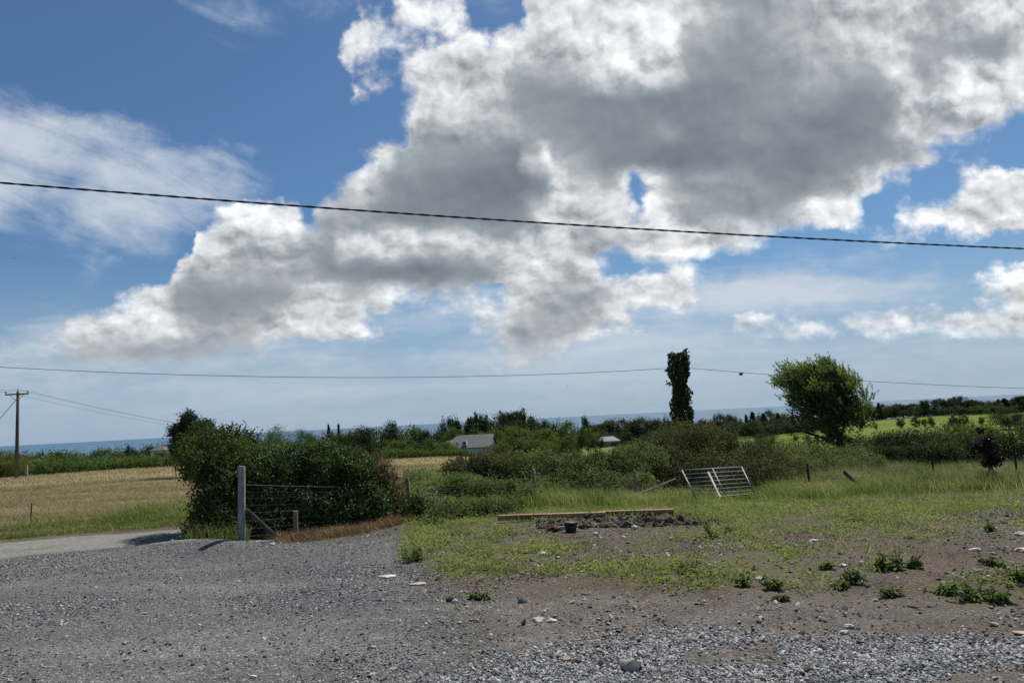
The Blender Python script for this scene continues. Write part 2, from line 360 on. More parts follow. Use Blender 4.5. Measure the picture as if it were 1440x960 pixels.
def at(px, py, D):
    """point on the line of sight of photo pixel (px, py) at D metres (horizontal) from the camera"""
    d = ray(px, py); s = D/math.hypot(d[0], d[1]); return np.array([0, 0, EYE])+d*s
def foot(px, D):
    """ground point in the direction of photo column px at D metres"""
    p = at(px, 588-(px-720)*.0512, D); return np.array([p[0], p[1], float(terrain(p[0], p[1]))])
def hit(px, py):
    d = ray(px, py); t = 2.0
    for _ in range(4000):
        p = np.array([0, 0, EYE])+d*t
        if p[2] <= float(terrain(p[0], p[1])): return p
        t *= 1.004
    return p
def project(P):
    Q = np.asarray(P)-np.array([0, 0, EYE]); f = Q@_F; f = np.where(f < .05, .05, f)
    return 720+FPX*(Q@_R)/f, 480-FPX*(Q@_U)/f

# ------------------------------------------------------------------ materials
def new_mat(name):
    m_ = bpy.data.materials.new(name); m_.use_nodes = True; m_.node_tree.nodes.clear(); return m_, NG(m_.node_tree)
def finish(g_, shader, disp=None):
    o_ = g_.node('ShaderNodeOutputMaterial'); g_.l.new(shader, o_.inputs[0])
def bsdf(g_, col, rough=.8, spec=.3, metal=0., bump=None):
    b = g_.node('ShaderNodeBsdfPrincipled'); g_.put(b.inputs['Base Color'], col); g_.put(b.inputs['Roughness'], rough)
    g_.put(b.inputs['Specular IOR Level'], spec); g_.put(b.inputs['Metallic'], metal)
    if bump is not None: g_.l.new(bump, b.inputs['Normal'])
    return b.outputs[0]
def bumpn(g_, h, strength=.5, dist=.01):
    b = g_.node('ShaderNodeBump'); b.inputs['Strength'].default_value = strength; b.inputs['Distance'].default_value = dist
    g_.put(b.inputs['Height'], h); return b.outputs[0]
def pos(g_): return g_.node('ShaderNodeNewGeometry').outputs['Position']
def objco(g_): return g_.node('ShaderNodeTexCoord').outputs['Object']
def attr(g_, n, out='Fac'):
    a = g_.node('ShaderNodeAttribute', attribute_name=n); return a.outputs[out]
def leaf_mat(name, stops, trans=.35, rough=.55, spec=.35, tcol=(1.1, 1.2, .72), clump=2.0, objvar=0.0):
    """leaf colour by a per-leaf random 'var' and slow patches of position"""
    m_, g_ = new_mat(name)
    f = attr(g_, 'var')
    n, _ = g_.noise(objco(g_), clump, 2, .5)
    f = g_.m('ADD', g_.m('MULTIPLY', f, .65), g_.m('MULTIPLY', g_.ss(n, .3, .7), .35))
    if objvar:
        r = g_.node('ShaderNodeObjectInfo').outputs['Random']
        f = g_.m('ADD', f, g_.m('MULTIPLY', g_.m('SUBTRACT', r, .5), objvar), clamp=True)
    col = g_.ramp(f, [(i/(len(stops)-1), c4(*c)) for i, c in enumerate(stops)])
    sh = bsdf(g_, col, rough, spec)
    if trans:
        t = g_.node('ShaderNodeBsdfTranslucent'); g_.put(t.inputs[0], g_.v('MULTIPLY', col, tcol))
        mx = g_.node('ShaderNodeMixShader'); mx.inputs[0].default_value = trans
        g_.l.new(sh, mx.inputs[1]); g_.l.new(t.outputs[0], mx.inputs[2]); sh = mx.outputs[0]
    finish(g_, sh); return m_
def noisy_mat(name, ca, cb, scale=6, rough=.8, spec=.3, metal=0., bump=.3, bdist=.004, detail=5, stretch=(1, 1, 1)):
    m_, g_ = new_mat(name)
    p = g_.v('MULTIPLY', objco(g_), stretch)
    n, _ = g_.noise(p, scale, detail, .6)
    col = g_.mix(g_.ss(n, .3, .7), c4(*ca), c4(*cb))
    finish(g_, bsdf(g_, col, rough, spec, metal, bumpn(g_, n, bump, bdist))); return m_
M = {}
M['hawthorn'] = leaf_mat('hawthorn_leaf', [(0.036, 0.053, 0.018), (0.068, 0.098, 0.030), (0.103, 0.135, 0.040), (0.169, 0.191, 0.061)], .22, .7, .12, clump=1.6)
M['laurel'] = leaf_mat('hedge_leaf', [(0.024, 0.043, 0.016), (0.046, 0.081, 0.024), (0.088, 0.144, 0.039), (0.173, 0.242, 0.077)], .2, .58, .16, clump=2.2)
M['cotoneaster'] = leaf_mat('reddish_leaf', [(0.060, 0.048, 0.029), (0.108, 0.084, 0.048), (0.156, 0.120, 0.072), (0.106, 0.120, 0.043)], .32, .7, .12, clump=2)
M['bramble'] = leaf_mat('bramble_leaf', [(0.053, 0.073, 0.028), (0.106, 0.138, 0.048), (0.184, 0.212, 0.083), (0.280, 0.280, 0.140)], .36, .65, .18, clump=1.3)
M['bramble_brown'] = leaf_mat('brownish_bramble', [(0.048, 0.055, 0.026), (0.089, 0.098, 0.041), (0.135, 0.133, 0.066), (0.118, 0.153, 0.056)], .32, .65, .15, clump=1.1)
M['nettle'] = leaf_mat('nettle_leaf', [(0.052, 0.074, 0.028), (0.093, 0.126, 0.049), (0.142, 0.179, 0.073), (0.218, 0.242, 0.117)], .45, .7, .15, clump=1.5)
M['dock'] = leaf_mat('dock_leaf', [(0.055, 0.082, 0.028), (0.097, 0.140, 0.043), (0.149, 0.199, 0.066), (0.218, 0.265, 0.106)], .38, .6, .2, clump=6)
M['weed'] = leaf_mat('weed_leaf', [(0.108, 0.126, 0.052), (0.188, 0.218, 0.083), (0.268, 0.295, 0.125), (0.377, 0.372, 0.214)], .5, .75, .12, clump=1.0)
M['grass'] = leaf_mat('grass_blade', [(0.093, 0.119, 0.045), (0.160, 0.198, 0.072), (0.232, 0.262, 0.109), (0.361, 0.326, 0.223)], .5, .7, .12, clump=.9)
M['drygrass'] = leaf_mat('seeding_grass', [(0.077, 0.099, 0.044), (0.143, 0.165, 0.081), (0.215, 0.220, 0.130), (0.330, 0.308, 0.215)], .5, .75, .1, clump=.9)
M['hay'] = leaf_mat('mown_hay', [(0.141, 0.121, 0.064), (0.259, 0.213, 0.134), (0.329, 0.276, 0.180), (0.414, 0.354, 0.250)], .3, .8, .1, clump=.25)
M['deadgrass'] = leaf_mat('dead_grass', [(.075, .048, .032), (.150, .098, .062), (.240, .168, .110), (.380, .290, .200)], .35, .8, .1, clump=1.5)
M['ivy'] = leaf_mat('ivy_leaf', [(0.023, 0.038, 0.017), (0.041, 0.068, 0.024), (0.068, 0.103, 0.032), (0.103, 0.145, 0.049)], .25, .5, .25, clump=2)
M['ash'] = leaf_mat('ash_leaf', [(0.069, 0.103, 0.034), (0.123, 0.173, 0.052), (0.180, 0.236, 0.076), (0.264, 0.303, 0.130)], .48, .55, .22, clump=.9)
M['purple'] = leaf_mat('purple_leaf', [(.012, .008, .010), (.026, .013, .018), (.048, .022, .030), (.066, .040, .042)], .2, .6, .25, clump=2)
M['yellowfl'] = leaf_mat('yellow_flower', [(.5, .38, .02), (.62, .48, .03)], .2, clump=2)
M['far_green'] = leaf_mat('far_leaf', [(0.052, 0.080, 0.029), (0.086, 0.125, 0.040), (0.125, 0.172, 0.054), (0.179, 0.215, 0.075)], .35, .85, .08, clump=.5, objvar=.5)
M['far_dark'] = leaf_mat('far_dark_leaf', [(0.028, 0.045, 0.025), (0.048, 0.070, 0.035), (0.073, 0.101, 0.048), (0.104, 0.134, 0.063)], .25, .85, .08, clump=.5, objvar=.4)
M['far_bright'] = leaf_mat('bright_leaf', [(.060, .072, .020), (.100, .112, .030), (.145, .150, .042), (.180, .180, .060)], .35, .8, .1, clump=.5)
M['bark'] = noisy_mat('bark', (.035, .028, .022), (.095, .082, .066), 9, .9, .1, bump=.6, bdist=.02, stretch=(1, 1, .25))
M['polewood'] = noisy_mat('pole_wood', (.070, .052, .040), (.150, .120, .095), 4, .85, .15, bump=.4, bdist=.01, stretch=(1, 1, .08))
M['twig'] = noisy_mat('twig_bark', (.05, .035, .022), (.13, .10, .07), 12, .9, .1)
M['concrete'] = noisy_mat('concrete_post', (.20, .20, .195), (.36, .36, .345), 14, .9, .2, bump=.5, bdist=.004)
M['oldwood'] = noisy_mat('weathered_wood', (.16, .13, .10), (.34, .29, .23), 7, .9, .15, bump=.5, bdist=.005, stretch=(1, 1, .15))
M['darkwood'] = noisy_mat('dark_wood', (.03, .026, .022), (.085, .072, .06), 7, .9, .15, bump=.5, bdist=.005, stretch=(1, 1, .2))
M['timber'] = noisy_mat('sawn_timber', (.20, .085, .048), (.44, .28, .185), 3.0, .75, .25, bump=.3, bdist=.003, stretch=(.3, 6, 6))
M['galv'] = noisy_mat('galvanised_steel', (.18, .185, .19), (.31, .315, .32), 20, .6, .35, .3, bump=.1, bdist=.001)
M['wire'] = noisy_mat('fence_wire', (.085, .088, .09), (.15, .152, .155), 30, .6, .5, .6, bump=.1, bdist=.001)
M['cable'] = noisy_mat('black_cable', (.006, .006, .009), (.014, .014, .020), 30, .55, .4, bump=.1, bdist=.001)
M['thinwire'] = noisy_mat('line_wire', (.030, .032, .036), (.06, .062, .068), 8, .6, .3, .2)
M['ceramic'] = noisy_mat('insulator', (.07, .055, .05), (.12, .10, .09), 8, .3, .5)
M['bucket'] = noisy_mat('black_plastic', (.008, .009, .013), (.022, .023, .028), 9, .5, .4, bump=.1, bdist=.002)
M['whiteplastic'] = noisy_mat('white_plastic', (.55, .55, .52), (.75, .75, .72), 9, .5, .4, bump=.1)
M['whitewall'] = noisy_mat('white_render', (.62, .61, .58), (.78, .77, .74), 3, .9, .2, bump=.1)
M['slate'] = noisy_mat('roof_slate', (.085, .085, .092), (.15, .15, .16), 2.2, .62, .35, bump=.4, bdist=.02, stretch=(1, 1, 4))
M['tilebrown'] = noisy_mat('roof_tile_dull', (.12, .10, .09), (.20, .17, .15), 2.2, .8, .2, bump=.4, bdist=.02)
M['glass'] = noisy_mat('window_glass', (.02, .024, .03), (.04, .045, .05), 1, .12, .6, bump=0.02)
M['rockwhite'] = noisy_mat('pale_limestone', (.40, .38, .34), (.62, .60, .55), 12, .9, .2, bump=.8, bdist=.01)
M['rocktan'] = noisy_mat('tan_rock', (.30, .25, .195), (.48, .42, .34), 14, .9, .2, bump=.8, bdist=.01)
M['rockgrey'] = noisy_mat('grey_rock', (.19, .18, .165), (.38, .36, .335), 14, .85, .25, bump=.8, bdist=.01)
M['rockdark'] = noisy_mat('dark_rock', (.045, .045, .047), (.11, .11, .11), 14, .85, .25, bump=.8, bdist=.01)
M['clod'] = noisy_mat('soil_clod', (.07, .05, .036), (.16, .12, .09), 14, .95, .05, bump=.8, bdist=.02)
M['plumage'] = noisy_mat('dark_plumage', (.012, .012, .014), (.03, .03, .034), 20, .8, .2)
M['plank'] = noisy_mat('plank_grey', (.045, .04, .034), (.12, .108, .095), 6, .9, .15, bump=.5, bdist=.004, stretch=(1, 1, .2))

def stone_mat(name, stops, rough=.85):
    m_, g_ = new_mat(name)
    col = g_.ramp(attr(g_, 'var'), [(i/(len(stops)-1), c4(*c)) for i, c in enumerate(stops)])
    n, _ = g_.noise(pos(g_), 90, 3, .6)
    col = g_.mix(g_.m('MULTIPLY', g_.ss(n, .35, .65), .35), col, g_.v('MULTIPLY', col, (.55, .55, .56)))
    finish(g_, bsdf(g_, col, rough, .25)); return m_
M['crushed'] = stone_mat('crushed_stone', [(.10, .10, .105), (.20, .20, .205), (.32, .32, .32), (.46, .455, .44), (.60, .585, .55)])
M['gravelstone'] = stone_mat('yard_gravel', [(.075, .076, .080), (.130, .131, .136), (.20, .20, .203), (.31, .308, .30), (.52, .51, .48)])
M['soilbits'] = stone_mat('soil_bits', [(.035, .026, .020), (.060, .045, .034), (.095, .072, .055), (.14, .11, .085), (.26, .22, .18)])
M['dirtstone'] = stone_mat('soil_stones', [(.075, .056, .043), (.13, .103, .083), (.20, .175, .15), (.34, .31, .27), (.52, .49, .44)])

# ground: one material, blended by vertex masks and broken up by noise
gm, g = new_mat('ground')
P = pos(g)
mA = g.sep(attr(g, 'mA', 'Vector')); mB = g.sep(attr(g, 'mB', 'Vector')); mC = g.sep(attr(g, 'mC', 'Vector'))
nb, nbc = g.noise(P, 1.6, 6, .65); nf, nfc = g.noise(P, 14, 5, .65); nl_, _ = g.noise(P, .06, 4, .5); nm, _ = g.noise(P, .5, 4, .6)
nxf, nxc = g.noise(P, 75, 3, .7)
def msk(a, soft=.22, amp=.9):
    q = g.m('ADD', a, g.m('MULTIPLY', g.m('SUBTRACT', g.m('ADD', g.m('MULTIPLY', nb, .6), g.m('MULTIPLY', nf, .4)), .5), amp))
    return g.ss(q, .5-soft, .5+soft)
def vor(scale, feat='F1'):
    nd = g.node('ShaderNodeTexVoronoi', feature=feat); g.put(nd.inputs['Vector'], P); nd.inputs['Scale'].default_value = scale
    return nd
v1 = vor(46.); v2 = vor(110.)
gsel = g.sep(v1.outputs['Color'])[0]; gsel2 = g.sep(v2.outputs['Color'])[1]
gst = [(0, c4(.040, .042, .048)), (.45, c4(.082, .086, .094)), (.8, c4(.125, .128, .135)), (.93, c4(.20, .20, .205)), (1, c4(.36, .355, .34))]
gcol = g.mix(.55, g.ramp(gsel, gst), g.ramp(gsel2, gst))
rut, _ = g.noise(g.v('MULTIPLY', P, (.22, 1.1, 1)), 1.0, 4, .6)
gcol = g.mix(g.ss(rut, .42, .66), gcol, g.v('MULTIPLY', gcol, (1.34, 1.33, 1.31)))
gcol = g.mix(g.ss(nm, .35, .65), gcol, g.v('MULTIPLY', gcol, (1.22, 1.2, 1.16)))
gcol = g.mix(g.m('MULTIPLY', g.ss(nb, .45, .75), .4), gcol, c4(.122, .121, .119))
gcol = g.v('MULTIPLY', gcol, (1.10, 1.075, 1.04))
dcol = g.mix(g.ss(nb, .3, .7), c4(.072, .055, .043), c4(.138, .108, .086))
dcol = g.mix(g.m('MULTIPLY', g.ss(nm, .42, .62), .6), dcol, c4(.125, .110, .094))
dcol = g.mix(g.m('MULTIPLY', g.ss(nf, .42, .6), .4), dcol, c4(.055, .044, .035))
dcol = g.mix(g.m('MULTIPLY', g.ss(nf, .5, .72), .6), dcol, c4(.165, .138, .112))
dcol = g.mix(g.ss(gsel2, .9, .99), dcol, c4(.30, .275, .24))
tcol = g.mix(g.ss(nf, .3, .7), c4(.165, .163, .150), c4(.285, .28, .262))
tcol = g.mix(g.m('MULTIPLY', g.ss(nb, .45, .7), .6), tcol, c4(.15, .15, .10))
wcol = g.mix(g.ss(nf, .3, .7), c4(.095, .088, .052), c4(.150, .150, .076))
hcol = g.mix(g.ss(nl_, .35, .65), c4(.31, .25, .135), c4(.39, .325, .195))
hst, _ = g.noise(g.v('MULTIPLY', P, (.35, 1.4, 1)), .9, 6, .7)
hcol = g.mix(g.ss(hst, .35, .65), g.v('MULTIPLY', hcol, (.72, .74, .66)), hcol)
hcol = g.mix(g.m('MULTIPLY', g.ss(nf, .45, .75), .5), hcol, c4(.18, .16, .07))
fcol = g.mix(g.ss(nl_, .35, .65), c4(.098, .148, .029), c4(.150, .198, .042))
fcol = g.mix(g.m('MULTIPLY', g.ss(nm, .45, .8), .35), fcol, c4(.09, .13, .03))
rcol = g.mix(g.ss(nl_, .3, .7), c4(.040, .055, .020), c4(.070, .085, .030))
scol = g.mix(.4, g.ramp(gsel, [(0, c4(.07, .072, .078)), (.5, c4(.15, .152, .16)), (1, c4(.36, .355, .34))]), g.ramp(gsel2, gst))
col = rcol
col = g.mix(mC[1], col, wcol)
col = g.mix(mA[0], col, gcol)
dcol = g.mix(g.m('MULTIPLY', mC[2], g.ss(nb, .38, .6, .35, .9)), dcol, g.v('MULTIPLY', gcol, (1.12, 1.06, 1.0)))
dm = msk(mA[1], .3, 1.0); col = g.mix(dm, col, dcol)
tm = msk(mC[0], .25, .6); col = g.mix(tm, col, tcol)
sm = msk(g.m('MULTIPLY', mB[2], .85), .35, 1.2); col = g.mix(sm, col, scol)
wm = msk(g.m('MULTIPLY', mA[2], .8), .4, 1.5); col = g.mix(wm, col, wcol)
col = g.mix(mB[0], col, hcol)
col = g.mix(mB[1], col, fcol)
hgt = g.m('ADD', g.m('MULTIPLY', v1.outputs['Distance'], -.9), g.m('MULTIPLY', v2.outputs['Distance'], -.45))
hgt = g.m('ADD', hgt, g.m('MULTIPLY', nf, 1.4))
finish(g, bsdf(g, col, 1.0, .02, 0, bumpn(g, hgt, .75, .016)))
M['ground'] = gm

# ------------------------------------------------------------------ ground sheet with masks
def polysd(px, py, poly):
    """signed distance in photo pixels to a polygon (positive inside)"""
    poly = np.asarray(poly, float); n = len(poly); ins = np.zeros(px.shape, bool); dm_ = np.full(px.shape, 1e9)
    for i in range(n):
        x1, y1 = poly[i]; x2, y2 = poly[(i+1) % n]
        c = ((y1 > py) != (y2 > py)) & (px < (x2-x1)*(py-y1)/((y2-y1) if y2 != y1 else 1e-9)+x1); ins ^= c
        t = np.clip(((px-x1)*(x2-x1)+(py-y1)*(y2-y1))/((x2-x1)**2+(y2-y1)**2+1e-9), 0, 1)
        dm_ = np.minimum(dm_, np.hypot(px-x1-t*(x2-x1), py-y1-t*(y2-y1)))
    return np.where(ins, dm_, -dm_)
WEED1 = [(565, 770), (590, 745), (700, 738), (760, 762), (870, 775), (960, 765), (1090, 768), (1160, 790), (1190, 832), (1080, 830), (940, 838), (860, 820), (740, 806), (640, 806), (575, 795)]
WEED2 = [(1285, 830), (1340, 812), (1440, 800), (1440, 850), (1360, 860)]
WEED3 = [(1180, 805), (1230, 785), (1300, 788), (1290, 806)]
STONE = [(560, 975), (690, 922), (800, 895), (960, 884), (1150, 897), (1440, 888), (1700, 890), (1700, 1100), (500, 1100)]
BROWN = [(960, 915), (1080, 908), (1100, 930), (960, 936)]
BROWN2 = [(1340, 942), (1440, 936), (1440, 965), (1300, 965)]
GREENB = [(575, 748), (610, 738), (700, 735), (960, 742), (1080, 745), (1180, 732), (1320, 708), (1440, 669), (1900, 640), (1900, 560), (560, 640)]
GRAVEL = [(-900, 770), (-400, 790), (0, 778), (150, 768), (270, 757), (345, 752), (420, 762), (540, 752), (580, 745), (590, 790), (740, 830), (900, 850), (900, 1100), (-900, 1100)]
TRACK = [(-900, 800), (0, 764), (120, 753), (270, 742), (300, 745), (270, 760), (150, 770), (0, 786), (-900, 860)]
SPOIL = [(735, 738), (800, 732), (960, 727), (1010, 738), (950, 752), (850, 764), (780, 760)]
BARE = [(1265, 692), (1290, 683), (1345, 686), (1350, 698), (1290, 702)]
def masks(P_):
    px, py = project(P_); D = np.hypot(P_[:, 0], P_[:, 1]); fr = P_[:, 1] > 1.0
    jit = (fbm(P_[:, 0], P_[:, 1], 1.2, 4)-.5)
    def s(poly, soft): return sst(polysd(px, py, poly)/soft+jit*1.3, -1, 1)*fr
    o = {}
    near = (D < 24)
    o['gravel'] = np.where(fr, s(GRAVEL, 9)*(1-sst(px+jit*160-(860-py)*-.25*(py > 800), 545, 720)*.9), P_[:, 0] < 1)*1.0
    o['gravel'] = np.maximum(o['gravel'], (D < 3.5)*1.0)
    spoil = s(SPOIL, 9)
    o['spoil'] = spoil
    o['green'] = s(GREENB, np.interp(px, [700, 1000, 1150], [14, 24, 75]))*near*(1-.95*spoil)*(1-.85*s(BARE, 6))
    o['weed'] = np.clip(s(WEED1, 16)*.72+s(WEED2, 10)*.75+s(WEED3, 7)*.6, 0, 1)*near*(1-.9*spoil)
    o['stone'] = np.clip(s(STONE, 26)-.85*s(BROWN, 14)-.9*s(BROWN2, 14), 0, 1)*near
    o['dirt'] = (1-sst(D, 21, 27))*fr*1.0
    fade = sst(px, 520, 660)
    o['track'] = s(TRACK, 4)*(D < 30)
    # hay field on the left and behind the hedge
    dd = 16.3+(px > 280)*6+jit*.5
    o['hay'] = sst(D, dd-.3, dd+1.2)*(1-sst(D, 92, 95))*(1-sst(px, 640, 700))*fr
    o['verge'] = (px < 300)*sst(D, 13.6, 14.2)*(1-sst(D, 95, 97))*fr
    fld = ((D > 255)*(D < 500)*(px > 780)*(px < 1215)+(D > 120)*(D < 640)*(px >= 1000)*(px < 2500))
    o['field'] = np.clip(fld, 0, 1)*fr*1.0
    return o
ang = np.concatenate([np.linspace(-180, -52, 40, endpoint=False), np.linspace(-52, 52, 521), np.linspace(52, 180, 41)[1:-1]])
rr = np.concatenate([[.15, 1, 2, 2.8], np.geomspace(3.4, 30, 250), np.geomspace(31, 120, 90), np.geomspace(124, 3000, 80), [4000, 6000]])
A_, R_ = np.meshgrid(np.radians(ang), rr, indexing='xy')
gx = (R_*np.sin(A_)).ravel(); gy = (R_*np.cos(A_)).ravel()
GV = np.stack([gx, gy, terrain(gx, gy)], 1)
na, nr = len(ang), len(rr)
ii, jj = np.meshgrid(np.arange(nr-1), np.arange(na), indexing='ij'); j2 = (jj+1) % na
GF = np.stack([ii*na+jj, (ii+1)*na+jj, (ii+1)*na+j2, ii*na+j2], -1).reshape(-1, 4)[:, ::-1]
mk = masks(GV)
ground = mesh_np('ground', GV, [GF, np.arange(na)[None, :]], M['ground'], None, {
    'mA': np.stack([np.clip(mk['gravel'], 0, 1), mk['dirt']*(1-mk['gravel']), np.clip(mk['weed']+mk['green']*1.0, 0, 1)], 1),
    'mB': np.stack([mk['hay'], mk['field'], mk['stone']], 1),
    'mC': np.stack([mk['track'], mk['verge'], sst(project(GV)[1], 822, 860)*(1-.6*sst(project(GV)[0], 1000, 1300))*(GV[:, 1] > 1)], 1)}, True)
tag(ground, kind='structure')
# sea
sm_, g = new_mat('sea_water')
P = pos(g)
n, _ = g.noise(g.v('MULTIPLY', P, (.0006, .0022, 1)), 1.0, 5, .6)
wv, _ = g.noise(P, .02, 3, .6)
colr = g.mix(g.ss(n, .35, .65), c4(.055, .125, .205), c4(.085, .160, .240))
finish(g, bsdf(g, colr, .6, .12, 0, bumpn(g, wv, .3, .6)))
M['sea'] = sm_
th = np.linspace(0, 2*math.pi, 181)[:-1]
sr = [300, 1000, 2000, 4000, 9000, 20000, 40000]
SV = np.array([(r*math.sin(t), r*math.cos(t), -77.0) for r in sr for t in th])
i, j = np.meshgrid(np.arange(len(sr)-1), np.arange(180), indexing='ij')
SF = np.stack([i*180+j, i*180+(j+1) % 180, (i+1)*180+(j+1) % 180, (i+1)*180+j], -1).reshape(-1, 4)
tag(mesh_np('sea', SV, SF, M['sea']), kind='structure')

# ------------------------------------------------------------------ generators
def unit(v): return v/(np.linalg.norm(v, axis=-1, keepdims=True)+1e-9)
def leaf_arrays(P_, N_, L, Wd, T_=None, bend=.25):
    """one folded quad per leaf.  P centres, N normals, L lengths, Wd widths, T preferred leaf direction"""
    n = len(P_); N_ = unit(N_)
    r = rng.normal(size=(n, 3)) if T_ is None else T_
    T = unit(r-(r*N_).sum(1, keepdims=True)*N_); B = np.cross(N_, T)
    L = np.broadcast_to(L, (n,))[:, None]; Wd = np.broadcast_to(Wd, (n,))[:, None]
    V = np.stack([P_-T*L*.5, P_+B*Wd*.5+N_*L*.06, P_+T*L*.5-N_*L*bend, P_-B*Wd*.5+N_*L*.06], 1).reshape(-1, 3)
    F = np.arange(4*n).reshape(n, 4); return V, F
def leaves_obj(name, P_, N_, L, Wd, mat, parent=None, T_=None, var=None, bend=.25):
    V, F = leaf_arrays(P_, N_, L, Wd, T_, bend)
    if var is None: var = rng.random(len(P_))
    return mesh_np(name, V, F, mat, parent, {'var': np.repeat(var, 4)})
def bush_points(ells, n, clump=28, cr=.10, inner=.25, zmin=None, surf=(.80, 1.06), up=.35, keep_out=True):
    """leaf points: clumps near the surface of a union of ellipsoids (c, r), and some inside"""
    E_ = np.array([[*e[0], *e[1]] for e in ells]); area = (E_[:, 3]*E_[:, 4]+E_[:, 4]*E_[:, 5]+E_[:, 3]*E_[:, 5]); area /= area.sum()
    m = int(n/clump)+1
    k = rng.choice(len(E_), m*2, p=area); d = unit(rng.normal(size=(m*2, 3)))
    rr_ = rng.uniform(surf[0], surf[1], m*2); ins = rng.random(m*2) < inner; rr_ = np.where(ins, rng.uniform(.35, .8, m*2), rr_)
    # lumpy outline
    lump = 1+.22*(vnoise(d[:, 0]*2.3+k*3.7+40, d[:, 2]*2.3+d[:, 1]*1.9+40)-.5)*2
    C = E_[k, :3]+d*E_[k, 3:]*(rr_*lump)[:, None]
    if keep_out:
        q = np.min([(((C-e[:3])/e[3:])**2).sum(1) for e in E_], axis=0)
        C = C[(q > .45) | ins]; d = d[(q > .45) | ins]
    if zmin is not None:
        g_ = terrain(C[:, 0], C[:, 1])+zmin; ok = C[:, 2] > g_; C = C[ok]; d = d[ok]
    C = C[:m]; d = d[:m]
    P_ = np.repeat(C, clump, 0)+rng.normal(0, cr, (len(C)*clump, 3))*np.array([1, 1, .8])
    N_ = unit(np.repeat(d, clump, 0)*.8+rng.normal(0, .75, P_.shape)+np.array([0, 0, up]))
    var = np.clip(np.repeat(rng.random(len(C)), clump)*.55+rng.random(len(P_))*.45, 0, 1)
    if zmin is not None:
        ok = P_[:, 2] > terrain(P_[:, 0], P_[:, 1]); P_, N_, var = P_[ok], N_[ok], var[ok]
    return P_, N_, var
def stems_mb(base_pts, tips, r=.012, sag=.1):
    mb = MB()
    for b, t in zip(base_pts, tips):
        b = np.asarray(b); t = np.asarray(t); m_ = (b+t)/2+rng.normal(0, sag, 3)
        q = np.linspace(0, 1, 6)[:, None]; pts = (1-q)**2*b+2*q*(1-q)*m_+q*q*t
        mb.tube(pts, np.linspace(r, r*.35, 6), 5, False)
    return mb
def make_bush(name, label, cat, ells, n, L, Wd, mat, group=None, clump=28, cr=.10, inner=.25, nstems=30, stem_r=.012, shoots=0, shoot_len=.35, up=.35, bend=.25, zmin=.02, surf=(.80, 1.06)):
    c = np.mean([e[0] for e in ells], 0); base = np.array([c[0], c[1], float(terrain(c[0], c[1]))])
    root = tag(empty(name, base), label, cat, group)
    P_, N_, var = bush_points(ells, n, clump, cr, inner, zmin, surf, up)
    s = rng.uniform(.65, 1.25, len(P_))
    bp, tp = [], []
    for i in range(nstems):
        e = ells[rng.integers(len(ells))]; d = unit(rng.normal(size=3)); d[2] = abs(d[2])
        b = np.array([(e[0][0]*.6+c[0]*.4)+rng.normal(0, e[1][0]*.2), e[0][1]+rng.normal(0, e[1][1]*.3), 0]); b[2] = float(terrain(b[0], b[1]))-.03
        bp.append(b-base); tp.append(e[0]+d*np.array(e[1])*.95-base)
    lp, ln, lt = [], [], []
    for i in range(shoots):
        e = ells[rng.integers(len(ells))]; d = unit(rng.normal(size=3)+np.array([0, 0, 1.3])); d[2] = abs(d[2])
        b = e[0]+d*np.array(e[1])*.85; t = b+unit(d+rng.normal(0, .35, 3)+np.array([0, 0, .6]))*shoot_len*rng.uniform(.5, 1.2)
        bp.append(b-base); tp.append(t-base)
        for q in np.linspace(.25, 1, 9): lp.append(b*(1-q)+t*q+rng.normal(0, .012, 3)-base); ln.append(rng.normal(size=3)+np.array([0, 0, .4]))
    if bp: stems_mb(bp, tp, stem_r, .08).build('stems', M['twig'], root)
    P_ = P_-base
    if lp:
        P_ = np.vstack([P_, lp]); N_ = np.vstack([N_, ln]); s = np.append(s, np.full(len(lp), .8)); var = np.append(var, rng.random(len(lp)))
    leaves_obj('foliage', P_, N_, L*s, Wd*s, mat, root, None, var, bend)
    return root
def blades_obj(name, B_, H, Wd, mat, lean=.25, var=None, parent=None, wind=(-.35, .1)):
    """grass blades: a quad and a tip triangle each"""
    n = len(B_); H = np.broadcast_to(H, (n,)); Wd = np.broadcast_to(Wd, (n,))
    a = rng.uniform(0, 2*math.pi, n); side = np.stack([np.cos(a), np.sin(a), 0*a], 1)*Wd[:, None]*.5
    l1 = rng.normal(0, lean, (n, 2))+np.asarray(wind)*lean; l2 = l1*rng.uniform(1.6, 3.2, n)[:, None]
    up1 = np.concatenate([l1*H[:, None]*.5, (H*.58)[:, None]], 1)
    up2 = np.concatenate([l2*H[:, None]*.5, (H*rng.uniform(.75, 1.02, n))[:, None]], 1)
    V = np.stack([B_-side, B_+side, B_+up1+side*.8, B_+up1-side*.8, B_+up2], 1).reshape(-1, 3)
    i = np.arange(n)[:, None]*5
    if var is None: var = rng.random(n)
    return mesh_np(name, V, [i+np.array([[0, 1, 2, 3]]), i+np.array([[3, 2, 4]])], mat, parent, {'var': np.repeat(var, 5)})
def scatter(n, d0, d1, px0, px1, power=1.0):
    """random ground points in a sector, uniform in area when power is 1"""
    t0, t1 = math.atan((px0-720)/FPX), math.atan((px1-720)/FPX)
    a = rng.uniform(t0, t1, n); u = rng.random(n)
    d = np.sqrt(d0*d0+(d1*d1-d0*d0)*u) if power == 1.0 else d0*(d1/d0)**u
    x, y = d*np.sin(a), d*np.cos(a); return np.stack([x, y, terrain(x, y)], 1)
def keep(P_, w): return P_[rng.random(len(P_)) < w]
ICO_V = None
def ico(sub=0):
    bm = bmesh.new(); bmesh.ops.create_icosphere(bm, subdivisions=sub+1, radius=1)
    V = np.array([v.co[:] for v in bm.verts]); F = np.array([[v.index for v in f.verts] for f in bm.faces]); bm.free(); return V, F
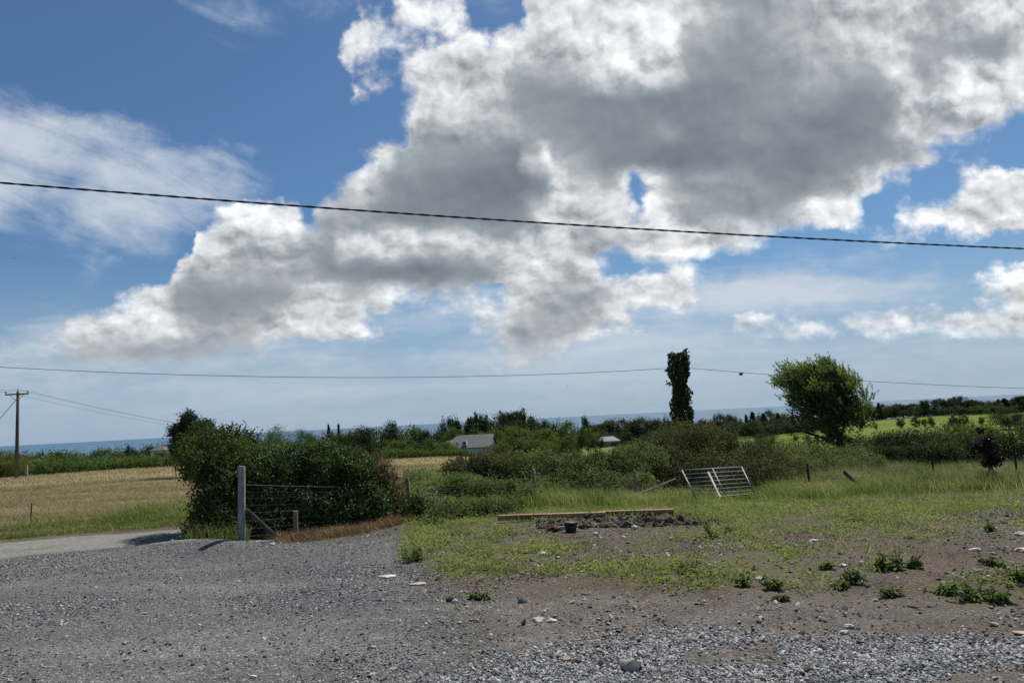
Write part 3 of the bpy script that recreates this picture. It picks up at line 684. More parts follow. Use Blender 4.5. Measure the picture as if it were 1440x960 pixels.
ICO_V, ICO_F = ico(0)
def rand_rot(n):
    q = unit(rng.normal(size=(n, 4))); w, x, y, z = q.T
    return np.stack([1-2*(y*y+z*z), 2*(x*y-z*w), 2*(x*z+y*w), 2*(x*y+z*w), 1-2*(x*x+z*z), 2*(y*z-x*w), 2*(x*z-y*w), 2*(y*z+x*w), 1-2*(x*x+y*y)], -1).reshape(n, 3, 3)
def stones_obj(name, P_, size, mat, flat=.65, var=None):
    n = len(P_); size = np.broadcast_to(size, (n,))
    V = ICO_V[None]*(1+rng.uniform(-.32, .32, (n, 12, 1)))*size[:, None, None]*.5
    V = V*np.stack([rng.uniform(.8, 1.4, n), rng.uniform(.7, 1.1, n), rng.uniform(flat*.7, flat*1.2, n)], 1)[:, None, :]
    a = rng.uniform(0, 2*math.pi, n); til = rng.normal(0, .35, (n, 2))
    R3 = np.zeros((n, 3, 3)); R3[:, 0, 0] = np.cos(a); R3[:, 0, 1] = -np.sin(a); R3[:, 1, 0] = np.sin(a); R3[:, 1, 1] = np.cos(a); R3[:, 2, 2] = 1
    R3[:, 2, 0] = til[:, 0]; R3[:, 2, 1] = til[:, 1]
    V = np.einsum('nij,nkj->nki', R3, V)+P_[:, None, :]+np.array([0, 0, 1.0])*(size*flat*.22)[:, None, None]
    F = ICO_F[None]+(np.arange(n)*12)[:, None, None]
    if var is None: var = rng.random(n)
    return mesh_np(name, V.reshape(-1, 3), F.reshape(-1, 3), mat, None, {'var': np.repeat(var, 12)})
def make_rock(name, label, px, py, size, mat, flat=.6, cat='rock', group=None, p=None):
    V, F = ico(2); p = hit(px, py) if p is None else np.array(p)
    o_ = rng.uniform(0, 90, 3)
    dsp = 1+.9*(fbm(V[:, 0]*1.3+o_[0], V[:, 1]*1.3+V[:, 2]*1.1+o_[1], 1, 4)-.5)
    V = V*dsp[:, None]
    for _ in range(9):                                     # broken facets
        d = unit(rng.normal(size=3)); c = rng.uniform(.55, .85); h = V@d; V = V-np.maximum(h-c, 0)[:, None]*d
    V = V*np.array([1, rng.uniform(.6, .85), flat])*size*.5
    a = rng.uniform(-.5, .5); V = V@np.array([[math.cos(a), math.sin(a), 0], [-math.sin(a), math.cos(a), 0], [0, 0, 1]])
    o = mesh_np(name, V, F, mat, None, None, False, None, (p[0], p[1], float(terrain(p[0], p[1]))+size*flat*.22))
    return tag(o, label, cat, group)

# ------------------------------------------------------------------ far trees, one mesh per variant, copied
def crown_points(kind, seed, n, clumps):
    r = np.random.default_rng(seed); C = []; R = []
    if kind in ('broad', 'bush'):
        z0 = .10 if kind == 'broad' else .05
        while len(C) < clumps:
            d = unit(r.normal(size=3)); q = r.uniform(.45, 1.0)**.6
            w = 1+.35*(vnoise(d[0]*1.7+seed*5.1+30, d[1]*1.7+d[2]*1.5+30)-.5)*2
            p = np.array([d[0]*.44*q*w, d[1]*.44*q*w, (z0+1)/2+d[2]*(1-z0)/2*q*(.75+.25*w)])
            C.append(p); R.append(r.uniform(.055, .10))
    elif kind == 'conifer':
        for i in range(clumps):
            z = .10+.90*r.random()**1.15; wv_ = .40*(1-z)**.85+.015; a = r.uniform(0, 6.28); q = r.uniform(.35, 1)**.5
            C.append([math.cos(a)*wv_*q, math.sin(a)*wv_*q, z-.05*q]); R.append(.03+.055*(1-z))
    elif kind == 'pine':
        lobes = [(r.normal(0, .2), r.normal(0, .2), r.uniform(.55, .97), r.uniform(.12, .24)) for _ in range(8)]
        for i in range(clumps):
            l = lobes[r.integers(8)]; d = unit(r.normal(size=3))
            C.append([l[0]+d[0]*l[3], l[1]+d[1]*l[3], min(1, l[2]+d[2]*l[3]*.45)]); R.append(r.uniform(.035, .07))
    C = np.array(C); R = np.array(R); k = r.integers(0, len(C), n)
    P_ = C[k]+r.normal(size=(n, 3))*R[k][:, None]*np.array([1, 1, .75])
    N_ = unit(unit(C[k]-np.array([0, 0, .5]))*.9+r.normal(size=(n, 3))*.6+np.array([0, 0, .4]))
    cl = r.random(len(C)); var = np.clip(cl[k]*.6+r.random(n)*.4, 0, 1)
    return P_, N_, var, C
PROTO = {}
def far_proto(kind, seed, mat, fine=False):
    key = (kind, seed, mat, fine)
    if key in PROTO: return PROTO[key]
    n, L = (9000, .028) if fine else (2600, .055)
    P_, N_, var, C = crown_points(kind, seed, n, {'broad': 70, 'bush': 60, 'conifer': 150, 'pine': 110}[kind]*(2 if fine else 1))
    s = rng.uniform(.7, 1.3, n)
    V, F = leaf_arrays(P_, N_, L*s, L*.7*s)
    me = mesh_np('crown', V, F, M[mat], None, {'var': np.repeat(var, 4)})
    mb = MB(); lean = rng.normal(0, .02, 2)
    mb.tube([(0, 0, -.06), (lean[0], lean[1], .3), (lean[0]*2, lean[1]*2, .62 if kind != 'conifer' else .97)], [.030, .022, .008], 7)
    for c in C[::9]:
        b = np.array([lean[0], lean[1], .22+.3*rng.random()]); mb.tube([b, (b+c)/2+np.array([0, 0, .02]), c], [.011, .007, .003], 4, False)
    tr = mb.build('trunk', M['bark']); d = (me.data, tr.data)
    bpy.data.objects.remove(me); bpy.data.objects.remove(tr)
    PROTO[key] = d; return d
NAMES = {'broad': 'broadleaf_tree', 'bush': 'field_bush', 'conifer': 'conifer_tree', 'pine': 'pine_tree'}
def far_tree(kind, px, ytop, D, wpx, mat, label, group=None, seed=None, fine=False, sink=0., name=None, cat=None):
    b = foot(px, D); top = at(px, ytop, D); h = max(.6, top[2]-b[2]); w = max(wpx/FPX*D, .4)/.86
    me, tr = far_proto(kind, (seed if seed is not None else int(rng.integers(1, 5))), mat, fine)
    o = bpy.data.objects.new(name or NAMES[kind], None); COL.objects.link(o); o.empty_display_size = .2
    tag(o, label, cat or ('bush' if kind == 'bush' else 'tree'), group)
    o.location = (b[0], b[1], b[2]-.05*h); o.scale = (w, w, h*1.03); o.rotation_euler[2] = rng.uniform(0, 6.28)
    c = bpy.data.objects.new('crown', me); COL.objects.link(c); c.parent = o
    t = bpy.data.objects.new('trunk', tr); COL.objects.link(t); t.parent = o
    return o
def belt(xs, yt, D, w, kinds, mats, label, group, jx=5, jy=2, jd=.06, fine=False):
    for x in xs:
        k = kinds[rng.integers(len(kinds))]; m_ = mats[rng.integers(len(mats))]
        y = np.interp(x, [q[0] for q in yt], [q[1] for q in yt]) if isinstance(yt, list) else yt
        far_tree(k, x+rng.uniform(-jx, jx), y+rng.uniform(-jy, jy*1.2), D*(1+rng.uniform(-jd, jd)), w*rng.uniform(.75, 1.35), m_, label, group, None, fine)
G_, D_ = 'far_green', 'far_dark'
# left: woodland between the hay field and the sea
gl = 'woodland trees below the sea at the left'
belt(np.arange(-30, 262, 12), [(0, 637), (100, 634), (180, 631), (260, 625)], 340, 22, ['broad'], [D_, G_], 'rounded tree in the farthest row of the left wood, just under the sea', gl+', far row', 4, 1.6)
belt(np.arange(-30, 262, 17), [(0, 645), (100, 641), (200, 638), (260, 634)], 230, 30, ['broad'], [G_, D_, G_], 'broad green tree in the middle row of the left wood', gl+', middle row', 6, 2.5)
belt(np.arange(-20, 262, 21), [(0, 650), (120, 648), (260, 642)], 135, 36, ['bush', 'broad'], [G_], 'low bushy tree along the far edge of the hay field at the left', gl+', front row', 6, 2.5)
far_tree('broad', 180, 626.5, 335, 13, D_, 'small round tree standing up above the left wood against the sea')
far_tree('bush', 2, 633, 86, 46, 'far_bright', 'yellow green bush at the left edge beside the utility pole', fine=True, seed=2)
for x, y in ((213, 627), (222, 624), (229, 623), (236, 622)):
    far_tree('broad', x, y, 330, 9, D_, 'small dark tree beside the tiny white house above the left wood', 'trees round the tiny white house')
# centre left, seen over the clipped hedge
far_tree('broad', 388, 599, 150, 34, G_, 'round green tree peeping over the middle of the hedge', fine=True, seed=2)
far_tree('broad', 424, 604, 170, 34, G_, 'spiky topped green tree right of the round one over the hedge', fine=True, seed=4)
far_tree('conifer', 462, 594, 260, 15, D_, 'left of two dark conifers close together over the hedge', seed=1)
far_tree('conifer', 476, 594, 260, 15, D_, 'right of two dark conifers close together over the hedge', seed=2)
belt(np.arange(440, 520, 13), [(440, 609), (520, 602)], 240, 22, ['broad'], [G_, D_], 'green tree between the conifer pair and the thin pole', 'trees over the right half of the hedge', 4, 2)
belt(np.arange(497, 640, 15), [(497, 604), (530, 597), (552, 595), (585, 602), (640, 604)], 190, 30, ['broad', 'broad', 'bush'], [G_, G_, D_], 'green tree in the belt behind the middle strip of hay', 'trees behind the middle strip of hay', 5, 3)
belt(np.arange(540, 640, 16), [(540, 618), (640, 618)], 130, 30, ['bush', 'broad'], [G_], 'low green bush along the far edge of the middle strip of hay', 'bushes along the far edge of the middle hay', 5, 3)
far_tree('conifer', 582, 595, 260, 10, D_, 'small pointed conifer sticking up left of the dark wood')
far_tree('conifer', 591, 601, 260, 6, D_, 'thin pointed conifer stub beside the small pointed one')
# dark wood behind the bungalow
gd = 'trees of the dark wood behind the bungalow'
belt(np.arange(626, 750, 10), [(626, 590), (650, 588), (672, 586), (700, 583), (735, 584), (750, 588)], 370, 22, ['broad', 'pine', 'broad'], [D_], 'dark tree in the wood behind the bungalow', gd, 3, 2)
far_tree('pine', 672, 579, 372, 12, D_, 'slender tree standing above the left half of the dark wood')
far_tree('pine', 720, 575, 372, 24, D_, 'tallest spreading pine above the dark wood', seed=3)
far_tree('pine', 732, 578, 372, 18, D_, 'second spreading pine just right of the tallest one')
far_tree('pine', 711, 577, 372, 15, D_, 'spreading pine just left of the tallest one')
belt(np.arange(640, 800, 14), [(640, 612), (690, 604), (725, 600), (760, 604), (800, 612)], 205, 32, ['broad', 'bush'], [G_, G_, 'far_bright'], 'light green leafy tree right behind the bungalow', 'light green trees round the bungalow', 5, 3, fine=False)
belt(np.arange(748, 835, 13), [(748, 590), (780, 591), (835, 600)], 330, 24, ['broad'], [D_, G_], 'green tree right of the dark wood under the sea', 'trees right of the dark wood', 4, 2)
belt(np.arange(690, 806, 15), [(690, 619), (740, 616), (806, 622)], 150, 30, ['bush'], [G_], 'low bush in front of the light green trees by the bungalow', 'low bushes right of the bungalow', 5, 2.5)
far_tree('broad', 797, 614, 160, 26, D_, 'rounded dark bush at the left end of the pale green field', seed=2)
far_tree('pine', 824, 586, 430, 15, D_, 'lone dark flat topped pine against the sea right of the wood', seed=2)
belt(np.arange(815, 945, 10), [(815, 600), (850, 592), (880, 588), (915, 588), (945, 590)], 520, 20, ['broad', 'pine', 'broad'], [D_], 'dark tree in the row under the sea left of the ivy pole', 'dark trees under the sea left of the ivy pole', 3, 2)
belt(np.arange(818, 880, 11), [(818, 607), (880, 606)], 470, 20, ['broad'], [D_, G_], 'dark bush in front of the row left of the ivy pole', 'dark bushes left of the ivy pole', 4, 2)
belt(np.arange(905, 950, 11), [(905, 604), (950, 604)], 460, 18, ['broad'], [D_, G_], 'dark bush between the grey roofed house and the ivy pole', 'dark bushes by the ivy pole', 4, 2)
far_tree('broad', 936, 583, 500, 9, D_, 'small feathery tree just left of the ivy pole', seed=1)
far_tree('bush', 871, 623, 290, 14, D_, 'single small dark bush on the pale green field left of the ivy pole')
gm_ = 'dark trees between the ivy pole and the ash tree'
belt(np.arange(975, 1142, 9), [(975, 592), (1000, 589), (1008, 584), (1020, 583), (1040, 587), (1048, 582), (1054, 577), (1068, 582), (1078, 578), (1110, 582)], 520, 19, ['broad', 'broad', 'conifer'], [D_], 'dark tree in the wood between the ivy pole and the ash tree', gm_, 2.5, 1.5)
belt(np.arange(985, 1142, 14), [(985, 598), (1040, 594), (1055, 590), (1120, 592)], 470, 24, ['broad'], [D_], 'rounded dark tree in front of the wood between ivy pole and ash', gm_+', front row', 3, 2)
far_tree('bush', 1073, 606, 200, 30, D_, 'broad dark bush at the left foot of the ash tree, beyond the bramble heap', fine=True)
far_tree('bush', 1115, 611, 340, 7, D_, 'left of two tiny bushes on the field left of the ash trunk')
far_tree('bush', 1132, 611, 340, 7, D_, 'right of two tiny bushes on the field left of the ash trunk')
far_tree('broad', 1010, 606, 420, 13, D_, 'dark round tree low on the slope left of the broad dark bush')
# right: line of trees over the green fields
gr = 'tree line above the green fields at the right'
belt(np.arange(1205, 1450, 9), [(1205, 571), (1232, 566), (1250, 569), (1262, 566), (1275, 569), (1300, 564), (1330, 561), (1350, 558), (1372, 564), (1395, 562), (1440, 557)], 690, 17, ['broad', 'broad', 'pine', 'conifer'], [D_], 'dark tree in the long line above the green fields at the right', gr, 2.5, 1.4)
belt(np.arange(1208, 1450, 15), [(1208, 574), (1440, 569)], 670, 22, ['bush'], [D_, G_], 'low bush under the long tree line at the right', gr+', undergrowth', 3, 1)
for x, y, w, l in ((1263, 586, 13, 'leftmost round dark bush on the upper green field'), (1284, 586, 14, 'second bush from the left on the upper green field'), (1296, 588, 9, 'smallest bush in the row on the upper green field'), (1306, 585, 12, 'round bush right of the smallest one on the upper green field'),
                   (1335, 583, 12, 'taller left bush of the right hand group on the upper green field'), (1342, 587, 9, 'low bush tucked between two taller ones on the upper field'), (1351, 582, 13, 'round tree topped bush in the right hand group on the upper field'), (1376, 585, 10, 'pale thin bush nearest the big dark tree on the upper field'), (1227, 592, 7, 'faint bush just right of the ash tree on the upper field')):
    far_tree('bush', x, y, 440, w*.72, G_ if x in (1376, 1227) else D_, l)
far_tree('broad', 1414, 573, 380, 34, D_, 'big spreading dark tree at the right edge above the field', seed=2, fine=True)
far_tree('broad', 1446, 587, 300, 36, D_, 'nearer broad dark tree cut by the right edge of the picture', seed=4, fine=True)
for x in (1342, 1360, 1378, 1392):
    far_tree('bush', x, 598+rng.uniform(-1, 2), 250, 17, G_, 'soft grey green bush in the row behind the purple leaved tree', 'soft bushes behind the purple leaved tree')

# ------------------------------------------------------------------ houses
def hip_house(root, L_, Wd, wall_h, roof_h, roofm, overh=.35, gable_right=False, wm='whitewall'):
    mb = MB(); mb.box((0, 0, wall_h/2), (L_, Wd, wall_h)); mb.build('wall', M[wm], root)
    x, y = L_/2+overh, Wd/2+overh; e = wall_h-.02; r_ = wall_h+roof_h; hl = L_/2-Wd*.42
    hr = x if gable_right else hl
    V = np.array([(-x, -y, e), (x, -y, e), (x, y, e), (-x, y, e), (-hl, 0, r_), (hr, 0, r_)])
    V2 = V.copy(); V2[:, 2] -= .14
    q = [(0, 1, 5, 4), (2, 3, 4, 5)]; t = [(3, 0, 4)]+([] if gable_right else [(1, 2, 5)])
    m2 = MB(); m2.add(np.vstack([V, V2]), [tuple(k) for k in q]+[tuple(reversed([k+6 for k in f])) for f in q]+[(0, 6, 7, 1), (1, 7, 8, 2), (2, 8, 9, 3), (3, 9, 6, 0)], [tuple(k) for k in t]+[tuple(reversed([k+6 for k in f])) for f in t])
    rf = m2.build('roof', roofm, root)
    if gable_right:
        m3 = MB(); m3.add([(L_/2-.02, -Wd/2, wall_h), (L_/2-.02, Wd/2, wall_h), (L_/2-.02, 0, wall_h+roof_h*Wd/(Wd+2*overh)), (L_/2-.25, -Wd/2, wall_h), (L_/2-.25, Wd/2, wall_h), (L_/2-.25, 0, wall_h+roof_h*Wd/(Wd+2*overh))],
               [(0, 3, 4, 1), (1, 4, 5, 2), (2, 5, 3, 0)], [(0, 1, 2), (3, 5, 4)]); m3.build('gable_wall', M['whitewall'], root)
    return rf
def window(root, x, y, z, w, h, nrm=-1):
    mb = MB(); mb.box((x, y+nrm*.02, z), (w, .06, h)); f = mb.build('window', M['whiteplastic'], root)
    m2 = MB()
    for sx in (-.25, .25): m2.box((x+sx*w*.94, y+nrm*.05, z), (w*.42, .02, h*.84))
    m2.build('pane', M['glass'], f)
p = foot(658, 158)
hb = tag(empty('bungalow', (p[0], p[1], p[2]), rad(-10)), 'bungalow with dark slate roof and white gable among the trees', 'house')
top = at(665, 611, 158)[2]-p[2]
rf = hip_house(hb, 10.2, 6.5, top-2.5, 2.5, M['slate'], gable_right=True)
for x, y in ((-3.6, -2.2), (-.2, -2.9)):
    mb = MB(); mb.box((x, y, top-1.55), (.95, .8, 1.0), bev=.03); d = mb.build('dormer', M['whitewall'], rf)
    m2 = MB(); m2.box((x, y-.42, top-1.6), (.5, .05, .45)); m2.build('pane', M['glass'], d)
for x in (-3.6, -1.2, 1.4, 3.6): window(hb, x, -3.25, top-4.2, 1.2, 1.1)
p = foot(852, 440)
fh = tag(empty('farmhouse', (p[0], p[1], p[2]), rad(8)), 'far low house with a grey roof left of the ivy pole', 'house')
top = at(852, 613.5, 440)[2]-p[2]
hip_house(fh, 13, 7, max(top-2.6, 1.8), 2.6, M['slate'], wm='rockgrey')
for x in (-4, -1, 3): window(fh, x, -3.5, 1.4, 1.3, 1.1)
far_tree('bush', 841, 613, 425, 12, D_, 'dark bush half hiding the far low house')
p = foot(226, 315)
wh = tag(empty('farmhouse', (p[0], p[1], p[2])), 'tiny white house among trees above the left wood', 'house')
top = at(226, 626.5, 315)[2]-p[2]
hip_house(wh, 5.5, 5, top-1.6, 1.6, M['tilebrown'])
window(wh, -.8, -2.5, top-2.8, 1., 1.)
p0, p1 = foot(856, 425), foot(905, 425)
mb = MB(); dv = p1-p0; L_ = np.linalg.norm(dv[:2]); a = math.atan2(dv[1], dv[0]); Rz = np.array([[math.cos(a), -math.sin(a), 0], [math.sin(a), math.cos(a), 0], [0, 0, 1]])
mb.box((p0+p1)/2+np.array([0, 0, 1.2]), (L_, .5, 2.2), Rz); mb.box((p0+p1)/2+np.array([0, 0, 2.56]), (L_+.1, .62, .12), Rz)
tag(mb.build('stone_wall', M['rockdark']), 'long dark wall in front of the far grey roofed house', 'wall')

# ------------------------------------------------------------------ utility poles and lines
def sagline(a, b, sag, n=24):
    t = np.linspace(0, 1, n)[:, None]; P_ = np.asarray(a)*(1-t)+np.asarray(b)*t; P_[:, 2] -= (sag*4*t*(1-t))[:, 0]; return P_
def make_pole(px, D, ytop, label, arm=1.7, armang=0., guy=None, group=None):
    b = foot(px, D); h = at(px, ytop, D)[2]-b[2]
    root = tag(empty('utility_pole', b, armang), label, 'utility pole', group)
    mb = MB(); mb.tube([(0, 0, -.3), (0, 0, h*.5), (0, 0, h)], [.15, .13, .105], 12); mb.build('pole', M['polewood'], root, True)
    m2 = MB(); m2.box((0, -.14, h-.22), (arm, .09, .11), bev=.01); m2.build('crossarm', M['darkwood'], root)
    ends = []
    for x in (-arm*.46, 0, arm*.46):
        i_ = MB(); z = h-.165 if x else h
        i_.tube([(x, -.14*(x != 0), z), (x, -.14*(x != 0), z+.06), (x, -.14*(x != 0), z+.07), (x, -.14*(x != 0), z+.14), (x, -.14*(x != 0), z+.15), (x, -.14*(x != 0), z+.2)], [.02, .02, .065, .06, .045, .03], 8); i_.build('insulator', M['ceramic'], root)
        c, s_ = math.cos(armang), math.sin(armang); yy = -.14*(x != 0)
        ends.append(b+np.array([x*c-yy*s_, x*s_+yy*c, z+.17]))
    for sx in (-1, 1):
        s_ = MB(); s_.tube([(sx*arm*.3, -.14, h-.26), (sx*.07, -.12, h-.75)], .018, 6); s_.build('arm_brace', M['thinwire'], root)
    if guy is not None:
        s_ = MB(); s_.tube([(0, 0, h-.5), guy], .022, 6); s_.build('guy_wire', M['thinwire'], root)
    return root, ends
poleA, eA = make_pole(24, 75, 550.5, 'wooden utility pole with crossarm at the left edge of the hay field', 2.0, 0., (-5.2, -1.5, -.5))
poleB, eB = make_pole(521, 165, 602, 'thin distant utility pole over the right half of the hedge', 1.6, .3)
poleC, eC = make_pole(671, 182, 596, 'distant utility pole in front of the dark wood by the bungalow', 1.8, .1)
poleD, eD = make_pole(752, 232, 596, 'most distant utility pole right of the bungalow', 1.8, -.2)
gw = 'overhead lines between the distant poles'
def wire_run(name, label, spans, r, group, cat='overhead line'):
    mb = MB()
    for a, b, s_ in spans: mb.tube(sagline(a, b, s_), r, 5)
    return tag(mb.build(name, M['thinwire']), label, cat, group)
for k, nm_ in enumerate(('outer left', 'middle', 'outer right')):
    off = at(-420, 520, 70)+np.array([0, (k-1)*.6, 0])
    wire_run('overhead_wire', 'thin %s wire sagging from the left utility pole to the far poles' % nm_,
             [(off, eA[k], .5), (eA[k], eB[k], 2.6), (eB[k], eC[k], .5), (eC[k], eD[k], .6)], .010, gw)

# twisted cable across the yard, close overhead
def twisted(a, b, sag, r, off, pitch, n=700):
    P_ = sagline(a, b, sag, n); t = np.linspace(0, 1, n); L_ = np.linalg.norm(np.asarray(b)-np.asarray(a)); out = MB()
    dr = unit((np.asarray(b)-np.asarray(a))[None])[0]; up = np.array([0, 0, 1.0]); sd = np.cross(dr, up)
    for ph in (0, math.pi):
        th_ = 2*math.pi*t*L_/pitch+ph
        out.tube(P_+off*(np.cos(th_)[:, None]*up+np.sin(th_)[:, None]*sd), r, 6)
    return out
a, b = at(-420, 221, 7.6), at(1860, 363, 11.6)
tag(twisted(a, b, .12, .0053, .0034, .26).build('power_cable', M['cable']), 'thick black twisted cable crossing the whole sky above the yard', 'cable')

# ------------------------------------------------------------------ ivy covered pole and its wire
D0 = 30.
b = foot(957, D0); ttop = at(953, 497, D0)
root = tag(empty('ivy_covered_pole', b), 'dark column of ivy smothering an old pole above the bramble heap', 'ivy pole')
h = ttop[2]-b[2]; lean = ttop[:2]-b[:2]
mb = MB(); mb.tube([(0, 0, -.2), (lean[0]*.5, lean[1]*.5, h*.5), (lean[0], lean[1], h-.05)], [.14, .12, .10], 10); mb.build('pole', M['polewood'], root, True)
P_, N_, V_ = [], [], []
n = 9500
z = rng.random(n)**.85*h; ph = rng.uniform(0, 2*math.pi, n)
cl = vnoise(ph*1.9+10, z*2.6+5)
prof = np.interp(z/h, [0, .35, .45, .52, .60, .68, .80, .93, 1.0], [.36, .42, .48, .47, .38, .42, .44, .40, .38])
rad_ = prof*(.50+.62*cl)*rng.uniform(.80, 1.08, n)
P_ = np.stack([lean[0]*z/h+np.cos(ph)*rad_, lean[1]*z/h+np.sin(ph)*rad_, z], 1)
N_ = np.stack([np.cos(ph), np.sin(ph), np.full(n, .35)], 1)+rng.normal(0, .5, (n, 3))
ivy = leaves_obj('ivy', P_, N_, rng.uniform(.06, .12, n), rng.uniform(.06, .11, n), M['ivy'], root)
for (px, py, ddx) in ((938, 540, -.30), (936, 522, -.14), (945, 580, -.28), (940, 500, -.1), (968, 503, .1), (972, 575, .12), (965, 495, .02)):
    c = at(px, py, D0)-b; P2, N2 = [], []
    for k in range(26): P2.append(c+rng.normal(0, .05, 3)+np.array([-ddx*rng.random()*.8, 0, rng.random()*.06])); N2.append(rng.normal(size=3))
    leaves_obj('loose_ivy_sprig', np.array(P2), np.array(N2), .09, .08, M['ivy'], root)
att = at(953, 517, D0)
mb = MB(); mb.tube(sagline(at(-420, 486, 32), att+np.array([-.2, 0, 0]), .62, 40), .009, 5); mb.tube(sagline(att+np.array([.2, 0, 0]), at(1800, 549, 46), .32, 40), .009, 5)
wr = tag(mb.build('phone_wire', M['thinwire']), 'single thin wire from the left over the ivy pole to the right', 'overhead line')
c = at(1042, 525.5, 31.5)
mb = MB(); mb.box(c+np.array([0, 0, -.03]), (.13, .07, .06), bev=.012); mb.tube([c+np.array([-.09, 0, .02]), c+np.array([.09, 0, .02])], .022, 6); mb.build('wire_clamp', M['cable'], wr)

# ------------------------------------------------------------------ hedge at the left, with its fence
def E(px, py, D, rx, ry, rz): return (at(px, py, D), (rx, ry, rz))
make_bush('hedge', 'tall shaggy hawthorn end of the hedge beside the gravel track', 'hedge',
  [E(306, 645, 14.2, .48, .7, .44), E(287, 646, 14.6, .36, .6, .38), E(308, 688, 14.0, .42, .6, .52), E(308, 726, 13.7, .40, .55, .42), E(325, 630, 14.6, .42, .6, .34), E(330, 694, 13.8, .42, .5, .66), E(291, 749, 13.2, .26, .4, .15), E(283, 630, 15.0, .32, .5, .32), E(312, 742, 13.4, .3, .4, .22), E(345, 640, 14.8, .35, .6, .28)],
  28000, .052, .037, M['hawthorn'], None, 26, .075, .25, 60, .012, 170, .26)
make_bush('hedge', 'dense glossy green clipped hedge behind the concrete post', 'hedge',
  [E(370, 662, 14.2, .5, .6, .40), E(410, 658, 14.3, .5, .6, .40), E(450, 656, 14.4, .5, .6, .42), E(490, 658, 14.6, .5, .6, .40), E(380, 709, 13.9, .5, .5, .48), E(430, 709, 14.0, .5, .5, .48), E(480, 709, 14.2, .5, .5, .48), E(515, 702, 14.5, .45, .5, .52), E(360, 737, 13.5, .35, .35, .20)],
  44000, .052, .040, M['laurel'], None, 26, .07, .25, 40, .010, 60, .12)
make_bush('hedge', 'reddish brown leaved bush at the right end of the hedge', 'bush',
  [E(525, 670, 15.0, .42, .5, .38), E(540, 692, 15.1, .38, .5, .38), E(520, 722, 14.8, .42, .5, .28), E(550, 717, 15.2, .28, .4, .28), E(500, 648, 15.0, .30, .4, .22)],
  16000, .042, .028, M['cotoneaster'], None, 24, .06, .25, 40, .008, 60, .16)
b = foot(262, 42)
tt = tag(empty('broadleaf_tree', b), 'tall feathery dark tree behind the left end of the hedge', 'tree')
el = [E(266, 593, 42, .36, .5, .50), E(260, 608, 42, .55, .7, .5), E(276, 606, 42, .55, .7, .45), E(256, 628, 42, .5, .7, .55), E(272, 630, 42, .7, .8, .6), E(248, 606, 42, .25, .4, .2), E(288, 598, 42, .32, .4, .2)]
P_, N_, var = bush_points(el, 15000, 26, .13, .25, .05, (.7, 1.1)); P_ = P_-b
leaves_obj('crown', P_, N_, .11*rng.uniform(.6, 1.3, len(P_)), .07, M['far_dark'], tt, None, var)
mb = MB(); mb.tube([(0, 0, -.1), (.05, 0, 1.2), (0, 0, 2.6), (.1, 0, 3.6)], [.13, .10, .06, .02], 8)
for e in el: mb.tube([(0, 0, 1.2), (e[0]-b)*np.array([.6, .6, .75]), e[0]-b], [.05, .03, .01], 5, False)
mb.build('trunk', M['bark'], tt, True)
# fence: concrete end post, round posts, strands and woven wire
fp = [(338, 12.35, 655, .052, 'concrete'), (573, 15.4, 671, .035, 'oldwood'), (750, 17.4, 659, .038, 'oldwood'), (892, 18.7, 661, .036, 'oldwood'), (1135, 20.5, 651, .028, 'darkwood'), (1309, 22., 634, .026, 'darkwood'), (1425, 22.6, 626, .026, 'darkwood'), (1560, 23.2, 612, .034, 'darkwood')]
fb = foot(338, 12.35)
fence = tag(empty('wire_fence', fb), 'wire fence running right from the pale concrete post past the hedges', 'fence')
tops, bases = [], []
for k, (px, D, yt, r, m_) in enumerate(fp):
    q = foot(px, D); t = at(px+(2 if k == 0 else 0), yt, D)
    if k: q = np.array([t[0]+.02, t[1], float(terrain(t[0], t[1]))])
    bases.append(q); tops.append(t)
    mb = MB()
    if k == 0:
        s_ = np.linspace(0, 1, 2)
        hgt_ = t[2]-q[2]+.1; mb.box((0, 0, 0), (.094, .09, hgt_), bev=.012, jit=.0012)
        mb.V[0][:, 0] += (mb.V[0][:, 2]/hgt_+.5)*(t[0]-q[0]); mb.V[0] += (q-fb)+np.array([0, 0, hgt_/2-.1])
        o = mb.build('strainer_post', M['concrete'], fence); o['label'] = 'pale square concrete end post'
    else:
        mb.tube([q-fb-np.array([0, 0, .1]), t-fb-np.array([0, 0, .01]), t-fb], [r*1.05, r, r*.7], 9); mb.build('post', M[m_], fence, True)
fr_ = [.25, .345, .43, .53, .63, .74, .85, .95]
for k in range(len(fp)-1):
    for f_ in fr_:
        a = tops[k]*(1-f_)+bases[k]*f_; b = tops[k+1]*(1-f_)+bases[k+1]*f_
        mb = MB(); mb.tube(sagline(a-fb, b-fb, .012, 10), (.0030 if k == 0 and f_ < .45 else .0018), 5, False); mb.build('wire_strand', M['wire'], fence)
    mb = MB(); L_ = np.linalg.norm(tops[k+1]-tops[k])
    for s_ in np.arange(.15, L_, .16)/L_:
        t = tops[k]*(1-s_)+tops[k+1]*s_; q = bases[k]*(1-s_)+bases[k+1]*s_
        mb.tube([t*.57+q*.43-fb, t*.05+q*.95-fb], .0011, 4, False)
    mb.build('woven_stays', M['wire'], fence)
q1 = foot(390, 12.7)
mb = MB(); mb.tube([tops[0]*.42+bases[0]*.58-fb+np.array([.06, .0, 0]), q1-fb+np.array([0, 0, .02])], [.035, .038], 8); o = mb.build('brace_strut', M['plank'], fence)
# short stake
q = hit(416, 756); t = at(416, 718, math.hypot(q[0], q[1]))
mb = MB(); mb.box((0, 0, (t[2]-q[2])/2-.05), (.075, .055, t[2]-q[2]+.1), bev=.006, jit=.002)
o = mb.build('wooden_stake', M['oldwood']); o.location = q; tag(o, 'short weathered wooden stake in dead grass in front of the hedge', 'stake')
